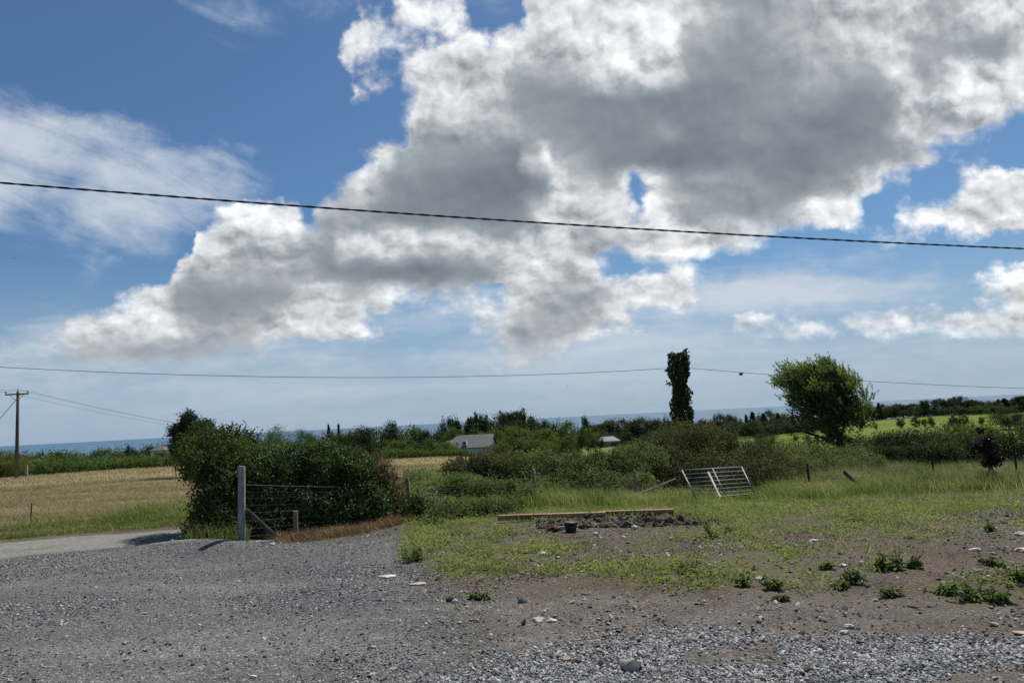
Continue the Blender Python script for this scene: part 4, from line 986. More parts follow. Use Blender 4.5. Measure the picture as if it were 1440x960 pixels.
# thin white stake in the verge and the small white post in the field
q = hit(43, 745); t = at(44.5, 707, math.hypot(q[0], q[1])+.05)
mb = MB(); mb.tube([q-np.array([0, 0, .05]), (q+t)/2, t], [.016, .016, .014], 7); tag(mb.build('marker_stake', M['oldwood']), 'thin pale stake standing in the grass verge at the left', 'stake')
q = foot(38, 78); t = at(38, 653, 78)
root = tag(empty('marker_post', q), 'small white post just right of the left utility pole', 'post')
mb = MB(); hh = max(t[2]-q[2], .5); mb.box((0, 0, hh*.4), (.20, .16, hh*.8+.1), bev=.02); mb.build('post', M['concrete'], root)
mb = MB(); mb.tube([(0, 0, hh*.8), (0, 0, hh*.9), (0, 0, hh)], [.10, .07, .03], 8); mb.build('cap', M['concrete'], root)

# ------------------------------------------------------------------ middle hedge, brambles, scrub, hedges beyond
make_bush('hedge', 'dark rounded bush at the left end of the middle hedge', 'hedge',
  [E(655, 664, 19.5, .55, .6, .38), E(690, 660, 19.6, .55, .6, .42), E(640, 672, 19.4, .30, .5, .24), E(675, 685, 19.2, .6, .5, .4)], 18000, .055, .040, M['bramble_brown'], None, 26, .075, .25, 40, .012, 40, .25)
make_bush('hedge', 'long unclipped middle hedge behind the wire fence', 'hedge',
  [E(720, 658, 20.2, .6, .7, .40), E(760, 656, 20.6, .6, .7, .40), E(800, 658, 21, .6, .7, .38), E(840, 656, 21.4, .6, .7, .42), E(880, 654, 21.6, .7, .8, .50), E(905, 648, 22.2, .6, .8, .5), E(735, 688, 19.6, .7, .6, .45), E(790, 688, 20, .7, .6, .45), E(845, 688, 20.2, .7, .6, .5), E(895, 690, 20.4, .6, .6, .45)],
  52000, .060, .042, M['bramble'], None, 26, .085, .25, 60, .012, 110, .2)
make_bush('bramble_thicket', 'big brownish heap of brambles behind the leaning gate', 'brambles',
  [E(960, 630, 24.5, 1.0, 1.1, .75), E(1000, 632, 24.6, .9, 1.0, .70), E(925, 645, 24.0, .9, 1.0, .62), E(1045, 645, 24.5, .9, 1.0, .58), E(1085, 655, 24.8, .6, .8, .45), E(900, 655, 23.6, .6, .8, .5), E(950, 668, 22.8, 1.0, .8, .6), E(1010, 668, 22.8, 1.0, .8, .6), E(1065, 670, 23.2, .8, .7, .5), E(905, 680, 22.4, .6, .6, .4)],
  52000, .062, .044, M['bramble_brown'], None, 26, .10, .25, 120, .010, 220, .45)
make_bush('bramble_thicket', 'low greyish scrub between the bramble heap and the ash tree', 'brambles',
  [E(1110, 642, 28, .8, 1.0, .40), E(1150, 642, 28.5, .8, 1.0, .36), E(1190, 645, 29, .7, 1.0, .32), E(1120, 660, 26, .9, .8, .4), E(1175, 656, 27, .9, .8, .36), E(1095, 638, 29, .5, .8, .30), E(1215, 650, 28, .6, .8, .28)],
  28000, .060, .040, M['bramble'], None, 24, .10, .25, 60, .010, 120, .22)
def hedge_strip(px0, px1, y0, y1, D0_, D1_, hfrac, n, L, mat, label, seg=10, bottom=None):
    ells = []
    for k in range(seg+1):
        s_ = k/seg; px = px0*(1-s_)+px1*s_; D = D0_*(1-s_)+D1_*s_; yt = y0*(1-s_)+y1*s_
        b_ = foot(px, D); t_ = at(px, yt+rng.uniform(-2, 2), D); hh_ = max(t_[2]-b_[2], .8)
        wx = abs(px1-px0)/FPX*D/seg
        ells.append((np.array([b_[0], b_[1], b_[2]+hh_*.45]), (wx*.85, hh_*.6, hh_*.55)))
    return make_bush('hedge', label, 'hedge', ells, n, L, L*.75, mat, None, 22, L*1.6, .2, 20, .02, 0)
hedge_strip(1234, 1318, 609, 606, 66, 63, 1, 12000, .14, M['far_dark'], 'dark hedge on the slope left of the purple leaved tree')
hedge_strip(1316, 1470, 615, 607, 52, 48, 1, 14000, .12, M['far_dark'], 'hedge running off the right edge behind the purple leaved tree')
hedge_strip(1212, 1330, 633, 627, 42, 40, 1, 14000, .10, M['far_dark'], 'lowest nearest hedge right of the ash trunk')
hedge_strip(-60, 250, 652, 645, 98, 97, 1, 9000, .22, M['far_green'], 'low hedge along the far edge of the hay field at the left', 22)
hedge_strip(545, 650, 635, 633, 98, 99, 1, 6000, .2, M['far_green'], 'low hedge closing the middle strip of hay', 10)
hedge_strip(1100, 1216, 615, 611, 215, 225, 1, 2500, .5, M['far_dark'], 'thin dark hedgerow across the field behind the ash tree', 12)
hedge_strip(1308, 1400, 595.5, 593.5, 330, 340, 1, 1800, .6, M['far_dark'], 'thin hedgerow between the two green fields at the right', 12)
hedge_strip(1175, 1235, 618, 617, 150, 150, 1, 1500, .4, M['far_dark'], 'short dark hedgerow right of the ash crown', 6)

# ------------------------------------------------------------------ ash tree, wind blown
D0 = 34.; b = foot(1176, D0)
ash = tag(empty('ash_tree', b), 'leafy wind blown ash tree standing in the hedge', 'tree')
top = at(1155, 508, D0); H = top[2]-b[2]
mb = MB(); tips = []
def limb(p, d, L_, r, depth):
    n_ = 5; pts = [p]; q = p.copy(); dd = d.copy()
    for i in range(n_):
        dd = unit((dd+rng.normal(0, .13, 3)+np.array([-.05, 0, .05]))[None])[0]; q = q+dd*L_/n_; pts.append(q.copy())
    mb.tube(pts, np.linspace(r, r*.55, n_+1), 7 if depth < 2 else 5, False)
    if depth >= 3: tips.append((q, dd)); tips.append((pts[3], dd)); return
    for k in range(4 if depth < 2 else 3):
        t = rng.uniform(.45, 1.0); i = min(int(t*n_), n_-1); s_ = pts[i]*(1-(t*n_-i))+pts[i+1]*(t*n_-i)
        nd = unit((dd+rng.normal(0, .62, 3)+np.array([-.12, 0, .12]))[None])[0]
        limb(s_, nd, L_*rng.uniform(.55, .78), r*.55, depth+1)
    tips.append((q, dd))
limb(np.array([0, 0, -.15]), np.array([0.0, 0, 1.0]), H*.42, .17, 0)
for k in range(2):
    a_ = k*2.6+.9; limb(np.array([0, 0, 1.1+.2*k]), unit(np.array([[math.cos(a_)*.45, math.sin(a_)*.45, .9]]))[0], H*.30, .07, 1)
mb.build('trunk', M['bark'], ash, True)
# sprays fill the crown's envelope around limb tips
tp = np.array([t[0] for t in tips]); td = np.array([t[1] for t in tips])
cw = 128/FPX*D0/2
env = [E(1150, 548, D0, cw*.68, cw*.7, H*.25), E(1180, 566, D0, cw*.50, cw*.6, H*.25), E(1121, 547, D0, cw*.34, cw*.4, H*.16), E(1203, 575, D0, cw*.22, cw*.4, H*.18), E(1178, 607, D0, cw*.31, cw*.4, H*.14), E(1166, 545, D0, cw*.42, cw*.5, H*.16), E(1163, 582, D0, cw*.42, cw*.5, H*.17),
       E(1113, 524, D0, cw*.14, cw*.2, H*.07), E(1144, 521, D0, cw*.15, cw*.2, H*.07), E(1166, 523, D0, cw*.14, cw*.2, H*.07), E(1184, 524, D0, cw*.14, cw*.2, H*.07), E(1204, 541, D0, cw*.14, cw*.2, H*.07)]
C1, N1, v1_ = bush_points(env, 4000, 26, .17, .35, .1, (.66, 1.06), .3, False)
C1 = C1-b; n = len(C1)
per = 13
sd = unit(unit(C1-np.array([.3, 0, H*.45]))*.7+np.array([-.55, 0, .55])+rng.normal(0, .35, (n, 3)))
t_ = np.tile(np.linspace(0, 1, per), n)[:, None]; S_ = np.repeat(sd, per, 0)
P_ = np.repeat(C1, per, 0)+S_*t_*.30+rng.normal(0, .018, (n*per, 3))
T_ = S_*.6+rng.normal(0, .9, P_.shape)+np.array([-.1, 0, -.2]); N_ = rng.normal(0, .8, P_.shape)+np.array([0, 0, .6])
var = np.clip(np.repeat(rng.random(n), per)*.6+rng.random(n*per)*.4, 0, 1)
leaves_obj('crown', P_, N_, rng.uniform(.07, .12, len(P_)), rng.uniform(.034, .052, len(P_)), M['ash'], ash, T_, var, .15)
tw = MB()
for i in range(0, n, 3): tw.tube([C1[i]-sd[i]*.15, C1[i]+sd[i]*.28], [.008, .003], 4, False)
tw.build('twigs', M['twig'], ash)

# ------------------------------------------------------------------ small purple tree with its stakes
q = foot(1383, 22.3); pt = tag(empty('purple_leaved_tree', q), 'young dark purple leaved tree propped by stakes at the right', 'tree')
h = at(1374, 597, 22.3)[2]-q[2]
mb = MB(); mb.tube([(0, 0, -.05), (0, 0, h*.4), (-.05, 0, h*.7), (-.16, 0, h*.97)], [.035, .026, .018, .008], 7)
for i in range(10):
    a_ = rng.uniform(0, 6.28); z = h*rng.uniform(.35, .8); mb.tube([(-.03, 0, z), (-.08+math.cos(a_)*.2, math.sin(a_)*.2, z+.12), (-.1+math.cos(a_)*.34, math.sin(a_)*.34, z+.15)], [.012, .008, .004], 5, False)
mb.build('trunk', M['twig'], pt)
el = [(np.array([-.12, 0, h*.60]), (.15, .14, .18)), (np.array([-.30, 0, h*.67]), (.15, .12, .06)), (np.array([.05, 0, h*.50]), (.15, .14, .10)), (np.array([-.16, 0, h*.92]), (.09, .09, .09)), (np.array([-.02, 0, h*.38]), (.22, .16, .06)), (np.array([.14, 0, h*.45]), (.14, .14, .08)), (np.array([-.02, 0, h*.70]), (.12, .12, .2))]
P_, N_, var = bush_points(el, 1100, 12, .04, .4, None, (.5, 1.05)); leaves_obj('crown', P_, N_, .085, .055, M['purple'], pt, None, var)
for a_, l in ((-.34, 0), (.10, 1)):
    mb = MB(); mb.tube([(a_, -.08, -.05), (-.02, 0, h*.36)], .022, 6); mb.build('stake', M['darkwood'], pt)
mb = MB(); mb.tube([(.06, -.04, 0), (.05, -.04, .2), (.04, -.03, .42)], [.085, .08, .07], 10, False); mb.build('trunk_guard', M['rockgrey'], pt, True)

# ------------------------------------------------------------------ leaning gate
D0 = 18.9
bl, br = at(979, 701, D0), at(1061, 694, D0+.52); tl, tr = at(959, 661, D0+.85), at(1043, 656.5, D0+1.35)
gt = tag(empty('field_gate', bl), 'galvanised tubular field gate leaning back against the brambles', 'gate')
def gp(u, v): return (bl*(1-u)*(1-v)+br*u*(1-v)+tl*(1-u)*v+tr*u*v)-bl
def bar(name, pts, r, m_='galv'):
    k = MB(); k.tube(pts, r, 8); k.build(name, M[m_], gt, True)
bar('top_rail', [gp(0, 1), gp(1, 1)], .018); bar('bottom_rail', [gp(0, 0), gp(1, 0)], .016)
bar('end_stile', [gp(0, 0), gp(0, 1)], .019); bar('end_stile', [gp(1, 0), gp(1, 1)], .019)
bar('middle_stile', [gp(.51, -.02), gp(.51, 1)], .016)
nrm_ = unit(np.cross(gp(1, 0)-gp(0, 0), gp(0, 1)-gp(0, 0))[None])[0]
for v_ in (.13, .27, .41, .555, .70, .85): bar('rail', [gp(.015, v_), gp(.5, v_+.004), gp(.985, v_)], .0115)
mb = MB(); A0, A1 = gp(.40, -.04), gp(.405, .86); w_ = unit((gp(1, 0)-gp(0, 0))[None])[0]*.022
V = np.array([A0-w_, A0+w_, A1+w_, A1-w_]); V = np.vstack([V+nrm_*.022, V+nrm_*.030]); mb.add(V, [(0, 1, 2, 3), (7, 6, 5, 4), (0, 4, 5, 1), (1, 5, 6, 2), (2, 6, 7, 3), (3, 7, 4, 0)]); mb.build('flat_brace', M['galv'], gt)
# leaning branch, leaning plank
mb = MB(); mb.tube([at(884, 699, 18.4), at(915, 688, 18.8), at(950, 673, 19.4)], [.028, .026, .018], 7); mb.tube([at(925, 684, 18.95), at(936, 672, 19.1)], [.012, .005], 5)
tag(mb.build('dead_branch', M['oldwood']), 'bare brown branch propped up left of the gate', 'branch')
p0, p1 = at(1187, 663, 20.3), at(1208, 681, 19.9)
mb = MB(); dv = p1-p0; L_ = np.linalg.norm(dv); X_ = dv/L_; Y_ = unit(np.cross([0, 0, 1.0], X_)[None])[0]; Z_ = np.cross(X_, Y_)
mb.box((p0+p1)/2, (L_, .05, .10), np.stack([X_, Y_, Z_], 1), bev=.006); tag(mb.build('fallen_plank', M['plank']), 'dark weathered plank leaning out of tall grass right of the gate', 'plank')

# ------------------------------------------------------------------ long timber, bucket, spoil
p0, p1 = hit(703, 735), hit(948, 727)
for q in (p0, p1): q[2] = float(terrain(q[0], q[1]))
p0 = at(701, 730, math.hypot(p0[0], p0[1])); p1 = at(948, 722.5, math.hypot(p1[0], p1[1]))
dv = p1-p0; L_ = np.linalg.norm(dv); X_ = dv/L_; Y_ = unit(np.cross([0, 0, 1.0], X_)[None])[0]; Z_ = np.cross(X_, Y_)
tim = tag(empty('timber_beam', p0), 'long reddish sawn timber lying across the dug soil', 'timber')
mb = MB(); mb.box((0, 0, 0), (L_*.62, .13, .085), bev=.006); o = mb.build('beam', M['timber'], tim)
Mx = Matrix(((X_[0], Y_[0], Z_[0], 0), (X_[1], Y_[1], Z_[1], 0), (X_[2], Y_[2], Z_[2], 0), (0, 0, 0, 1)))
o.matrix_local = Matrix.Translation(Vector(X_*L_*.31+Z_*.03))@Mx
mb = MB(); mb.box((0, 0, 0), (L_*.42, .12, .08), bev=.006); o = mb.build('beam', M['timber'], tim)
o.matrix_local = Matrix.Translation(Vector(X_*L_*.79+Y_*.10+Z_*.034))@Mx
q = hit(803, 748); q[2] = float(terrain(q[0], q[1]))
q[2] -= .05
bk = tag(empty('bucket', q), 'black tapered bucket standing in the soil under the timber', 'bucket')
mb = MB(); mb.tube([(0, 0, -.02), (0, 0, .08), (0, 0, .19), (0, 0, .20)], [.075, .083, .10, .104], 20); mb.build('pail', M['bucket'], bk, True)
mb = MB(); th = np.linspace(0, 2*math.pi, 25); mb.tube(np.stack([np.cos(th)*.105, np.sin(th)*.105, 0*th+.195], 1), .009, 6, False); mb.build('rim', M['bucket'], bk, True)
mb = MB(); th = np.linspace(0, math.pi, 14); mb.tube(np.stack([np.cos(th)*.122, -.02-np.sin(th)*.10, .19-np.sin(th)*.05], 1), .004, 5, False); mb.build('handle', M['wire'], bk, True)
P_ = scatter(26000, 12.0, 14.6, 740, 1010); P_ = keep(P_, masks(P_)['spoil']*.17*(.3+1.3*fbm(P_[:, 0], P_[:, 1], 3, 3)))
P_[:, 2] += .01; tag(stones_obj('loose_soil', P_, np.clip(rng.lognormal(math.log(.035), .55, len(P_)), .012, .11), M['soilbits'], .7), kind='stuff')
for px, py, s_, m_, l in ((778, 745, .24, 'clod', 'dark earthy clod left of the black bucket'), (790, 743, .16, 'rocktan', 'small tan stone touching the left of the black bucket'), (822, 741, .17, 'clod', 'crumbly brown clod right of the black bucket'), (836, 738, .14, 'rockgrey', 'grey stone in the spoil under the middle of the timber'), (851, 739, .20, 'clod', 'dark clod in the middle of the spoil'),
    (868, 735, .16, 'rocktan', 'tan stone in the spoil close under the timber'), (879, 739, .22, 'rockdark', 'flat dark stone in the right part of the spoil'), (893, 742, .13, 'rockwhite', 'small white stone at the front of the spoil'), (910, 733, .20, 'clod', 'rounded clod right of the dark flat stone'), (937, 735, .34, 'clod', 'large rooty clod under the right end of the timber'), (962, 733, .22, 'clod', 'dark clod just right of the timber end'), (980, 736, .16, 'clod', 'low dark clod out on the soil right of the timber'), (838, 750, .10, 'rockwhite', 'tiny white stone on the soil below the bucket'), (762, 738, .12, 'rockgrey', 'grey stone at the left edge of the dug soil')):
    make_rock('clod' if m_ == 'clod' else 'rock', l, px, py+2, s_, M[m_], .65, 'soil clod' if m_ == 'clod' else 'rock')
# dark cover with a bent white pipe among the nettles
q = hit(613, 729); q[2] = float(terrain(q[0], q[1]))
wp = tag(empty('standpipe', q), 'bent white pipe rising from a dark cover among the nettles', 'pipe')
D0 = math.hypot(q[0], q[1])
mb = MB(); mb.box((0, 0, .10), (.19, .17, .24), bev=.03); mb.V[0][:, 0] += mb.V[0][:, 2]*.25; mb.build('cover', M['bucket'], wp)
mb = MB(); pp = [at(616, 713, D0)-q, at(613.5, 707, D0)-q, at(612, 702, D0)-q, at(612, 696, D0)-q, at(614, 691, D0)-q, at(616, 691, D0)-q]; mb.tube(pp, [.009, .009, .009, .009, .012, .016], 7); mb.build('pipe', M['whiteplastic'], wp, True)
make_bush('weed_clump', 'bright leafy weed bank left of the end of the long timber', 'weeds', [E(650, 722, 14.6, .5, .4, .20), E(625, 728, 14.3, .35, .35, .16), E(690, 718, 14.8, .5, .4, .20), E(605, 742, 13.4, .35, .3, .10)], 9000, .055, .034, M['nettle'], None, 20, .07, .3, 0, .005, 0)
make_bush('weed_clump', 'tall rank weeds in front of the fence behind the timber', 'weeds', [E(670, 696, 16.6, .5, .4, .30), E(700, 694, 16.8, .5, .4, .28), E(730, 700, 16.6, .4, .4, .22), E(640, 690, 16.6, .4, .4, .30)], 12000, .06, .036, M['nettle'], None, 20, .08, .3, 0, .005, 0)
# dark clump beside it
make_bush('weed_clump', 'dense dark weed clump beside the fence post right of the hedge', 'weeds', [E(588, 713, 15.0, .24, .3, .22), E(580, 722, 14.9, .26, .3, .14), E(598, 720, 14.9, .2, .25, .16)], 5500, .045, .030, M['laurel'], None, 22, .05, .3, 0, .005, 0)

# ------------------------------------------------------------------ birds
for px, py, D, sp, l in ((20, 363, 70, .34, 'tiny dark bird high at the left edge of the sky'), (547, 517, 80, .26, 'tiny bird over the thin wire in the middle of the sky'), (797, 543, 80, .36, 'tiny gliding bird low in the sky left of the ivy pole')):
    c = at(px, py, D); bm = bmesh.new()
    mb = MB(); mb.tube([(0, -.5, 0), (0, -.35, .01), (0, 0, .02), (0, .3, .0), (0, .55, 0)], np.array([.02, .07, .10, .05, .01]), 8)
    for sx in (-1, 1):
        V = np.array([(0, -.18, .04), (sx*.45, -.22, .16), (sx*1.0, .0, .06), (sx*.45, .06, .15), (0, .16, .04)])
        V2 = V-np.array([0, 0, .02]); mb.add(np.vstack([V, V2]), [(0, 5, 6, 1), (1, 6, 7, 2), (2, 7, 8, 3), (3, 8, 9, 4)], [(0, 1, 3), (1, 2, 3), (0, 3, 4), (5, 8, 6), (6, 8, 7), (5, 9, 8)])
    o = mb.build('bird', M['plumage']); o.scale = (sp*.55,)*3; o.location = c; o.rotation_euler = (0, rng.uniform(-.3, .3), rng.uniform(.6, 2.2)); tag(o, l, 'bird')
    bm.free()

# ------------------------------------------------------------------ ground cover
# weeds: small leaves hugging the soil in patches
P_ = scatter(420000, 7.2, 16.5, 520, 1520); m_ = masks(P_)
pn = fbm(P_[:, 0]+5, P_[:, 1], 1.3, 4); pn2 = fbm(P_[:, 0]-5, P_[:, 1]+11, 4.0, 3)
w = np.clip((1+.7*(project(P_)[0] < 790))*m_['weed']*sst(pn*.5+pn2*.5, .42, .66)*.62+m_['green']*.22*sst(pn, .3, .5), 0, 1)+.16*m_['dirt']*(1-m_['gravel'])*sst(pn*.5+pn2*.5, .48, .66)*sst(P_[:, 1], 8.6, 10)*sst(P_[:, 0], .5, 3)*(1-.8*m_['spoil'])
P_ = keep(P_, w); n = len(P_)
hh = rng.gamma(2, .016, n)+.004; P_[:, 2] += hh
N_ = rng.normal(0, .45, (n, 3))+np.array([0, 0, 1.0]); s_ = rng.uniform(.018, .046, n)
pv = np.clip(.25+.55*fbm(P_[:, 0], P_[:, 1]+70, .8, 3)+rng.normal(0, .22, n), 0, 1)
tag(leaves_obj('low_weeds', P_, N_, s_, s_*.6, M['weed'], None, None, pv, .3), kind='stuff')
# short grass among them
P_ = scatter(330000, 8, 21, 540, 1560); m_ = masks(P_); pn = fbm(P_[:, 0]+25, P_[:, 1], 1.1, 4)
P_ = keep(P_, np.clip(m_['green']*.5*sst(pn*.6+.4*fbm(P_[:, 0]+5, P_[:, 1]-8, 4, 3), .34, .62)+m_['weed']*.12*sst(pn, .45, .6), 0, 1)); n = len(P_)
tag(blades_obj('short_grass', P_, rng.uniform(.03, .12, n)*(.4+1.3*fbm(P_[:, 0], P_[:, 1], 1.7, 3)), rng.uniform(.005, .010, n), M['grass'], .5), kind='stuff')
# tall grass along the fence
P_ = scatter(150000, 14.5, 21.0, 600, 1600); px, py = project(P_); m_ = masks(P_); D = np.hypot(P_[:, 0], P_[:, 1])
line = np.interp(px, [600, 720, 892, 1000, 1135, 1309, 1440, 1600], [15.2, 16.3, 17.0, 17.0, 18.2, 19.8, 20.2, 20.8])
w = sst(D, line-1.0, line+.6)*(1-.85*sst(px, 945, 965)*(1-sst(px, 1060, 1080))*(D < 19.3))*(1-.75*sst(px, 1180, 1330)*(D < line+.6))
P_ = keep(P_, w*(.10+.75*sst(fbm(P_[:, 0], P_[:, 1], 1.3, 4), .36, .60))); n = len(P_)
hs = .14+.46*fbm(P_[:, 0]+60, P_[:, 1], .9, 3)
tag(blades_obj('tall_grass', P_, hs*rng.uniform(.6, 1.25, n), rng.uniform(.006, .011, n), M['grass'], .38, np.clip(1.9*fbm(P_[:, 0]+7, P_[:, 1], 1.6, 4)-.45+rng.normal(0, .2, n), 0, 1)), kind='stuff')
# pale seeding grass behind the fence on the right
P_ = scatter(170000, 19.5, 30.0, 1090, 1620); px, py = project(P_); D = np.hypot(P_[:, 0], P_[:, 1])
line = np.interp(px, [1090, 1135, 1309, 1440, 1600], [20.5, 20, 20.8, 21.2, 21.6])
P_ = keep(P_, sst(D, line-.6, line+.8)*.55*(.3+fbm(P_[:, 0], P_[:, 1], .5, 3))); n = len(P_)
tag(blades_obj('seeding_grass', P_, rng.uniform(.28, .72, n)*(.3+1.15*fbm(P_[:, 0], P_[:, 1]+9, .9, 4)), rng.uniform(.006, .011, n), M['drygrass'], .34, np.clip(2.0*fbm(P_[:, 0]+17, P_[:, 1], 1.1, 4)-.5+rng.normal(0, .22, n), 0, 1)), kind='stuff')
# nettles and rank growth right of the hedge
P_ = scatter(7000, 14.9, 19.5, 560, 790); px, py = project(P_); D = np.hypot(P_[:, 0], P_[:, 1])
ok = (D > np.interp(px, [560, 600, 660, 720, 760], [15.5, 14.9, 15.4, 16.0, 16.6])); ok &= rng.random(len(px)) < (1-sst(px, 690, 790))*np.clip(.25+1.5*sst(fbm(P_[:, 0]*1.3, P_[:, 1]*1.3+4, 1.2, 3), .38, .62), 0, 1)
P_ = P_[ok]; px = px[ok]; n0 = len(P_)
hs = (.25+.55*fbm(P_[:, 0]+3, P_[:, 1], .8, 3))*np.interp(px, [560, 600, 660, 760], [1.0, 1.05, .95, .75])*rng.uniform(.7, 1.2, n0)*np.interp(np.hypot(P_[:, 0], P_[:, 1]), [15, 17, 19], [.45, .9, 1.15])
per = 16; t_ = np.tile(np.linspace(.2, 1, per), n0); B_ = np.repeat(P_, per, 0); hh = np.repeat(hs, per)
a_ = rng.uniform(0, 6.28, len(B_)); rr_ = (.035+.09*(1-t_)*rng.random(len(B_)))
C_ = B_+np.stack([np.cos(a_)*rr_, np.sin(a_)*rr_, hh*t_], 1); N_ = np.stack([np.cos(a_)*.5, np.sin(a_)*.5, np.ones_like(a_)], 1)+rng.normal(0, .25, C_.shape)
T_ = np.stack([np.cos(a_), np.sin(a_), -.3+0*a_], 1)
tag(leaves_obj('nettles', C_, N_, rng.uniform(.05, .09, len(C_)), rng.uniform(.025, .042, len(C_)), M['nettle'], None, T_, np.clip(.2+t_*.4+rng.random(len(C_))*.4, 0, 1)), kind='stuff')
# verge by the track, and mown hay
P_ = scatter(120000, 13.4, 18.2, -60, 285); px, py = project(P_); D = np.hypot(P_[:, 0], P_[:, 1])
edge_ = np.interp(px, [-60, 0, 120, 270, 300], [765, 760, 750, 739, 738]); w = sst(edge_-py, -1, 4)*(1-sst(D, 16.8, 18.0))
P_ = keep(P_, w*.8); n = len(P_); D = np.hypot(P_[:, 0], P_[:, 1]); px, py = project(P_)
hs = np.interp(np.interp(px, [-60, 0, 120, 270, 300], [765, 760, 750, 739, 738])-py, [0, 5, 12, 30], [.05, .12, .46, .50])*rng.uniform(.6, 1.3, n)*(.55+.8*fbm(P_[:, 0], P_[:, 1], .8, 3))
tag(blades_obj('verge_grass', P_, hs, rng.uniform(.006, .012, n), M['grass'], .35), kind='stuff')
Pa = scatter(110000, 16.6, 45, -80, 300, 0); Pb = scatter(40000, 40, 93, -80, 640, 0); Pc = scatter(30000, 22, 60, 540, 680, 0)
P_ = np.vstack([Pa, Pb, Pc]); D = np.hypot(P_[:, 0], P_[:, 1]); n = len(P_); sc_ = np.clip(D/22, 1, 4)
rows_ = fbm(P_[:, 0]*.25, P_[:, 1]*1.0, .8, 3)
ok = rng.random(n) < .25+.9*sst(rows_, .35, .65); P_ = P_[ok]; sc_ = sc_[ok]; n = len(P_); rows_ = rows_[ok]
tag(blades_obj('mown_hay', P_, rng.uniform(.05, .14, n)*sc_**.35, rng.uniform(.008, .016, n)*sc_, M['hay'], .8, np.clip(rows_+rng.normal(0, .2, n), 0, 1)), kind='stuff')
# dead grass at the foot of the hedge
P_ = scatter(11000, 11.6, 14.6, 385, 575); px, py = project(P_); D = np.hypot(P_[:, 0], P_[:, 1])
lo = np.interp(px, [385, 415, 500, 560, 575], [12.0, 12.0, 12.6, 13.7, 14.2]); P_ = keep(P_, sst(D, lo-.1, lo+.3)*(1-sst(D, lo+.9, lo+1.6))); n = len(P_)
tag(blades_obj('dead_grass', P_, rng.uniform(.05, .22, n)*(.4+1.1*fbm(P_[:, 0], P_[:, 1], 1.8, 3)), rng.uniform(.006, .013, n), M['deadgrass'], .9), kind='stuff')
P_ = scatter(2600, 12.6, 14.2, 255, 345); px, py = project(P_); P_ = keep(P_, (py < 762)*1.0); n = len(P_)
tag(blades_obj('rough_grass', P_, rng.uniform(.10, .35, n), rng.uniform(.006, .011, n), M['grass'], .4, rng.random(n)*.5), kind='stuff')
# yellow flowers
root = tag(empty('yellow_flowers', foot(1136, 19.2)), 'little clump of yellow flowers in the tall grass right of the gate', 'flowers')
P_ = foot(1136, 19.2)+rng.normal(0, 1, (60, 3))*np.array([.22, .15, .0])+np.array([0, 0, 1])*rng.uniform(.2, .42, (60, 1))-np.array(root.location)
leaves_obj('petals', np.repeat(P_, 4, 0)+rng.normal(0, .012, (240, 3)), rng.normal(0, .5, (240, 3))+np.array([0, 0, 1]), .032, .028, M['yellowfl'], root)
blades_obj('flower_stems', P_*np.array([1, 1, 0])-np.array([0, 0, .02]), P_[:, 2]+.02, .006, M['nettle'], .03, None, root)

# ------------------------------------------------------------------ stones
P_ = scatter(230000, 4.2, 8.6, 420, 1620); m_ = masks(P_); cl = fbm(P_[:, 0], P_[:, 1], 1.5, 4)
D = np.hypot(P_[:, 0], P_[:, 1])
P_ = keep(P_, np.clip(m_['stone']*sst(m_['stone']*.6+cl*.6, .35, .85), 0, 1)*.62)
P_ = P_[:62000]
tag(stones_obj('crushed_stone', P_, np.clip(rng.lognormal(math.log(.0155), .36, len(P_)), .008, .04), M['crushed'], .7), kind='stuff')
P_ = scatter(190000, 4.0, 13.5, -80, 800); m_ = masks(P_); D = np.hypot(P_[:, 0], P_[:, 1]); cl = fbm(P_[:, 0]+8, P_[:, 1], .9, 4)
P_ = keep(P_, np.clip(m_['gravel'], 0, 1)*(.12+.5*sst(cl, .4, .65))); P_ = P_[:52000]
tag(stones_obj('loose_gravel', P_, np.clip(rng.lognormal(math.log(.0125), .42, len(P_)), .006, .04), M['gravelstone'], .6), kind='stuff')
P_ = scatter(150000, 4.2, 18, 480, 1620); m_ = masks(P_); cl = fbm(P_[:, 0]-8, P_[:, 1], 1.4, 4)
P_ = keep(P_, np.clip(m_['dirt']*(1-m_['gravel']), 0, 1)*(.10+.35*sst(cl, .45, .65))*(1-.7*m_['green'])); P_ = P_[:42000]
tag(stones_obj('scattered_stones', P_, np.clip(rng.lognormal(math.log(.016), .5, len(P_)), .007, .08), M['dirtstone'], .6), kind='stuff')
